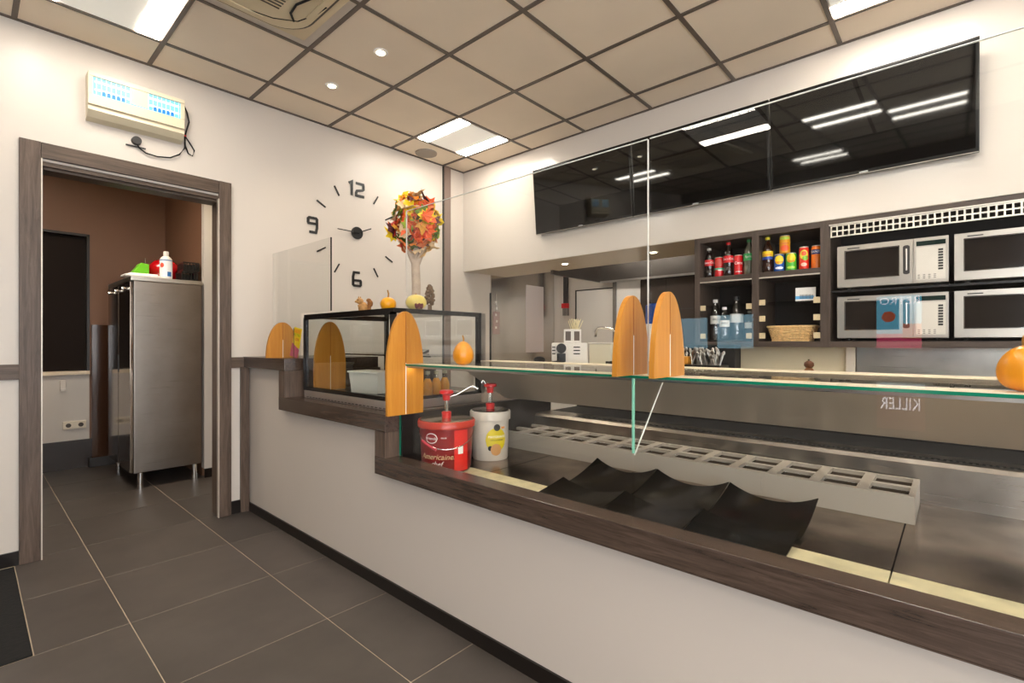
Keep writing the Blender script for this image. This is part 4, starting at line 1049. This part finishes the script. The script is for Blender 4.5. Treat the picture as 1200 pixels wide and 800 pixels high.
# tub, payment terminal, juice bottles inside the case
tu = thing('white_tub', 'white plastic food tub inside the small glass case', 'tub', (1.62, 2.58, .9137), .1)
m_ = mb(plain('tub white', '#e4dfd3', .3))
bm_ = m_.bm
lo = [bm_.verts.new(p) for p in ((-.06, -.12, 0), (.06, -.12, 0), (.06, .12, 0), (-.06, .12, 0))]; hi = [bm_.verts.new((x*1.15, y*1.12, .115)) for x, y in ((-.06, -.12), (.06, -.12), (.06, .12), (-.06, .12))]
bm_.faces.new(lo); bm_.faces.new(hi)
for i in range(4): bm_.faces.new([lo[i], lo[(i+1) % 4], hi[(i+1) % 4], hi[i]])
m_.build('body', tu)
mb(plain('tub white', '#e4dfd3', .3)).box(-.077, .077, -.142, .142, .1155, .128, .004).build('lid', tu)
ps = thing('till_terminal', 'dark grey till terminal standing behind the small glass case', 'till', (2.22, 3.05, .866))
mb(M_darkgrey).prism([(-.12, 0), (.14, 0), (.14, .16), (.02, .18), (-.12, .07)], 1, -.15, .12).build('body', ps)
mb(M_black).prism([(-.10, .20), (.10, .27), (.10, .29), (-.10, .22)], 1, -.12, .09).build('screen', ps)
mb(M_darkgrey).box(.0, .03, -.03, .02, .16, .24).build('stand', ps)
G4 = 'juice bottles in the small glass case'
for k, (x, y) in enumerate(((1.70, 2.16), (1.765, 2.165), (1.83, 2.17))):
    t = thing('juice_bottle', ('orange juice bottle nearest the tall board, inside the glass case', 'middle orange juice bottle of the three in the glass case', 'rightmost orange juice bottle of the three in the glass case')[k], 'bottle', (x, y, .9137), 0, G4)
    mb(plain('orange juice', '#f2a640', .15, coat=.5)).lathe([(.024, 0), (.028, .006), (.028, .062), (.020, .085), (.0135, .098)], n=18).build('juice', t, 50)
    mb(M_clear).lathe([(.0138, .0985), (.012, .120)], n=14).build('neck', t, 50)
    mb(plain('pale cap', '#b9b59e', .4)).lathe([(.0142, .1205), (.0142, .137)], n=14).build('cap', t, 50)
tr_ = mb(M_black).box(-.12, .12, -.14, .14, 0, .008, .003).build('flat_tray'); tr_.location = (1.66, 2.27, .9137)
tag(tr_, 'thin black tray lying on the floor of the small glass case', 'tray')
# leaflet holder
lf = thing('leaflet_holder', 'clear stand with a yellow and purple leaflet beside the short orange board', 'leaflet', (1.452, 3.245, 1.108), math.radians(-80))
def Lx(m_): return m_.xf(Matrix.Rotation(math.radians(12), 4, 'Y'))
Lx(mb(plain('leaflet yellow', '#f0cf10', .45)).box(-.04, .04, -.001, .001, .07, .20)).build('yellow_sheet', lf)
Lx(mb(plain('leaflet purple', '#b03a6a', .45)).prism([(-.05, .005), (.03, .005), (.04, .06), (-.04, .095)], 1, -.0025, -.0012)).build('purple_sheet', lf)
Lx(mb(plain('leaflet orange', '#eda21c', .45)).box(-.032, .032, -.0022, -.0012, .165, .19)).build('orange_band', lf)
for tx_, z_, mm in (('-25%', .12, M_red), ('ACTIE', .15, plain('leaflet green', '#8aa51c', .5))):
    o = lettering(tx_, .024, mm, lf, (.028, -.0018, z_)); o.rotation_euler = (0, math.radians(12), 0)
mb(M_black).box(-.0025, .0025, -.006, -.0035, 0, .195).build('black_post', lf)
mb(M_glass).box(-.055, .05, -.03, .03, 0, .003).build('foot', lf)

# ------------------------------------------------------------------ decorations on the case
TOPZ = 1.3825
def gourd_mat(n, a, b_): return plain(n, a, .3, noise=.08, nscale=12, coat=.2)
M_pk = gourd_mat('pumpkin orange', '#e2900a', 0)
M_pk2 = gourd_mat('gourd yellow orange', '#e39a0a', 0)
M_py = gourd_mat('pumpkin pale yellow', '#e3cb6a', 0)
M_stem = plain('dry stem', '#a8762e', .7)
def pumpkin(x, y, z, r, h, mat, label, stem=.02, pear=False, ribs=10, name='decorative_gourd', group='autumn gourds'):
    t = thing(name, label, 'gourd', (x, y, z), .2, group)
    prof = []
    n = 16
    for k in range(n+1):
        a = PI*k/n; rr_ = math.sin(a)
        if pear: rr_ *= (1.0-.50*(k/n)**1.8); 
        prof.append((max(.001, r*rr_**.85), h*(1-math.cos(a))/2))
    mb(mat).lathe(prof, n=30, ribs=ribs, ribd=.05).build('flesh', t, 60)
    mb(M_stem).tube([(0, 0, h*.97), (.002, 0, h+stem*.5), (-.004, .001, h+stem)], .0045, 8, .0035).build('stem', t, 60)
    return t
pumpkin(1.50, 1.65, 1.1068, .053, .108, M_pk, 'orange pear shaped gourd on the left end of the glass counter top', .026, True)
pumpkin(1.492, -.105, 1.1068, .050, .175*.55, M_pk, 'orange gourd on the glass counter top at the right edge of the picture', .02, True)
g2 = pumpkin(1.575, 2.35, TOPZ, .044, .078, M_pk2, 'small orange yellow gourd with long stalk on top of the black framed case', .04)
mb(plain('green bit', '#4a5a1e', .6)).ball((.032, -.012, .058), .008, (1, 1, .7), 6).build('side_stub', g2)
pumpkin(1.63, 2.17, TOPZ, .056, .085, M_py, 'pale yellow round gourd in front of the leaf tree on the case', .004)
# squirrel figurine
sq = thing('squirrel_figurine', 'small brown squirrel figurine on top of the black framed case', 'figurine', (1.56, 2.585, TOPZ), facing(1.56, 2.585))
M_sq = plain('squirrel brown', '#b98a52', .7, noise=.25, nscale=60, bump=.8)
b_ = mb(M_sq)
b_.ball((0, 0, .032), .028, (1, .9, 1.15)); b_.ball((-.018, -.008, .068), .019, (1.1, 1, .95)); b_.ball((-.036, -.014, .064), .009, (1.2, .8, .8), 8)
b_.ball((-.014, .002, .088), .006, (.6, .6, 1.4), 6); b_.ball((-.024, -.004, .088), .006, (.6, .6, 1.4), 6)
b_.ball((-.018, -.022, .04), .008, (1.6, .8, .8), 8); b_.ball((-.012, -.018, .008), .013, (1.5, .8, .6), 8); b_.ball((.006, .018, .008), .012, (1.5, .8, .6), 8)
b_.build('body', sq, 60)
mb(plain('squirrel tail', '#8a5a2c', .8, noise=.3, nscale=80, bump=1)).ball((.030, 0, .028), .018, (.9, .8, 1.3)).ball((.040, 0, .055), .018, (.9, .8, 1.2)).ball((.032, 0, .074), .013, (1.1, .8, .9)).build('tail', sq, 60)
mb(plain('eye', '#120c08', .2)).ball((-.028, -.024, .073), .003, n=6).build('eye', sq, 60)
# cone tree figurine
cf = thing('cone_figurine', 'brown bark covered tree ornament right of the leaf tree on the case', 'ornament', (1.755, 2.21, TOPZ))
M_bark = plain('bark', '#6d5540', .9, noise=.3, nscale=50, bump=1)
mb(M_bark).lathe([(.022, 0), (.02, .01), (.012, .012), (.011, .04)], n=12).build('trunk', cf, 50)
for k in range(26):
    a = 2.4*k; q = k/25; rr_ = .028*math.sin(PI*(.25+.72*q))**.8
    mb(M_bark).ball((rr_*math.cos(a)*.7, rr_*math.sin(a)*.7, .045+.10*q), .012, (1, 1, .8), 6).build('scale', cf, 50)
rf = thing('berry_cluster', 'dark red dried flower lying before the pale yellow gourd', 'dried flower', (1.60, 2.105, TOPZ))
for k in range(12):
    a = 2*PI*k/12; mb(plain('dry red', '#6b2a2a', .7)).ball((.016*math.cos(a), .016*math.sin(a), .012+.006*(k % 3)), .007, (1.2, .8, 1.3), 6).build('petal', rf, 60)
mb(plain('dry centre', '#9a6a3a', .7)).ball((0, 0, .012), .011, n=6).build('centre', rf, 60)
# leaf tree
lt = thing('leaf_tree', 'ornamental autumn tree with red orange and green maple leaves on the case', 'ornamental tree', (1.73, 2.305, TOPZ))
M_trunk = plain('pale trunk', '#b39f8c', .7, noise=.15, nscale=20, bump=.8)
mb(M_trunk).tube([(0, 0, 0), (.003, 0, .15), (-.002, .002, .3)], .026, 12, .024).tube([(-.004, .003, .28), (-.045, .04, .39)], .022, 10, .012).tube([(.004, 0, .28), (.05, -.045, .42)], .022, 10, .010).tube([(0, 0, .28), (0, 0, .42)], .02, 10, .01).build('trunk', lt, 60)
mb(M_trunk).lathe([(.05, 0), (.045, .012)], n=20).build('foot', lt, 50)
leafcols = ['#e0561a', '#c9281e', '#f08a1e', '#f2d21e', '#8aa02c', '#5a2a30', '#dcb67c', '#d9743c', '#e8632a', '#5f7a24', '#e6c89a', '#c98a2a']
def leaf_mesh(col, sz):
    m_ = mb(plain('leaf '+col, col, .55, noise=.3, nscale=18))
    spec = [(-90, .25), (-60, .55), (-40, .38), (-15, .8), (5, .55), (28, .9), (50, .58), (70, .72), (90, 1.05), (110, .72), (130, .58), (152, .9), (175, .55), (195, .8), (220, .38), (240, .55)]
    c0 = m_.bm.verts.new((0, 0, -.1*sz)); vs_ = []
    for d, r in spec:
        a = math.radians(d); x, y = r*sz*math.cos(a), r*sz*math.sin(a)+.3*sz
        vs_.append(m_.bm.verts.new((x, y, .18*abs(x)+random.uniform(-.14, .14)*sz)))
    for i in range(len(vs_)): m_.bm.faces.new([c0, vs_[i], vs_[(i+1) % len(vs_)]])
    r_ = bmesh.ops.extrude_face_region(m_.bm, geom=list(m_.bm.faces))
    for v in [g_ for g_ in r_['geom'] if isinstance(g_, bmesh.types.BMVert)]: v.co.z -= .0012
    return m_.mesh('leaf')
leaf_meshes = [leaf_mesh(c_, random.uniform(.050, .068)) for c_ in leafcols]
cc = Vector((.0, .0, .505))
nL = 150
for k in range(nL):
    ph = math.acos(1-2*(k+.5)/nL); th = PI*(1+5**.5)*k
    d = Vector((math.sin(ph)*math.cos(th), math.sin(ph)*math.sin(th), math.cos(ph)))
    layer = 1 if k % 3 else .72
    p = cc + Vector((d.x*.125, d.y*.125, d.z*.165))*layer*random.uniform(.88, 1.05)
    if d.z < -.93: continue
    o = inst(random.choice(leaf_meshes), 'leaf', lt, p)
    nrm = (d + Vector((random.uniform(-.6, .6), random.uniform(-.6, .6), random.uniform(-.5, .5)))).normalized()
    o.rotation_euler = (nrm.to_track_quat('Z', 'Y').to_matrix() @ Matrix.Rotation(random.uniform(0, 6.28), 3, 'Z')).to_euler()
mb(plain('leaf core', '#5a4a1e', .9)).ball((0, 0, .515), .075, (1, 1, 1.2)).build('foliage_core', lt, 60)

# ------------------------------------------------------------------ glowing signs added behind the viewer to make reflections in the glass
def lit(name, col, e): return plain(name, col, .4, emis=col, es=e)
ws = thing('light_box_sign', 'pale blue backlit sign behind the viewer, reflected beside the orange boards', 'sign', (-2.298, 0, 0), 0, 'backlit signs behind the viewer')
mb(M_darkgrey).box(0, .03, 1.45, 2.23, 1.14, 1.49).build('housing', ws)
mb(lit('sign blue', '#9ed0e6', 3.2)).box(.0301, .034, 1.46, 1.80, 1.15, 1.48).build('sheet', ws)
mb(lit('sign blue', '#9ed0e6', 3.2)).box(.0301, .034, 1.90, 2.22, 1.15, 1.46).build('sheet', ws)
ws2 = thing('light_box_sign', 'backlit blue and pink magazine cover sign behind the viewer, reflected on a microwave', 'sign', (-2.298, 0, 0), 0, 'backlit signs behind the viewer')
mb(M_darkgrey).box(0, .03, .19, .52, 1.14, 1.60).build('housing', ws2)
mb(lit('sign sky', '#58b4d2', 4.5)).box(.0301, .034, .21, .50, 1.28, 1.588).build('sheet', ws2)
mb(lit('sign pink', '#d84a70', 4)).box(.0301, .034, .21, .50, 1.16, 1.2799).build('lower_sheet', ws2)
mb(lit('sign skin', '#b8502f', 4)).box(.0341, .036, .21, .33, 1.24, 1.36).lathe([(.045, .0341), (.045, .036)], (0, .42, 1.42), n=16, axis=0).build('figure_print', ws2)
lettering('RETRO', .085, lit('sign white', '#f4f4ff', 6), ws2, (.036, .35, 1.545), rz=PI/2)
ws3 = thing('light_box_sign', 'backlit sign with the word killer low behind the viewer, reflected in the display glass', 'sign', (-2.298, 0, 0), 0, 'backlit signs behind the viewer')
mb(M_darkgrey).box(0, .03, .17, .52, .48, .90).build('housing', ws3)
mb(lit('sign brown', '#8a5a48', 2)).box(.0301, .034, .19, .50, .50, .80).build('sheet', ws3)
mb(lit('sign pale', '#c8d8e0', 3)).box(.0301, .034, .19, .50, .8001, .88).build('upper_sheet', ws3)
kl_ = lettering('KILLER', .14, lit('sign white', '#f4f4ff', 6), ws3, (.036, .345, .705), rz=PI/2); kl_.scale = (.62, 1, 1)
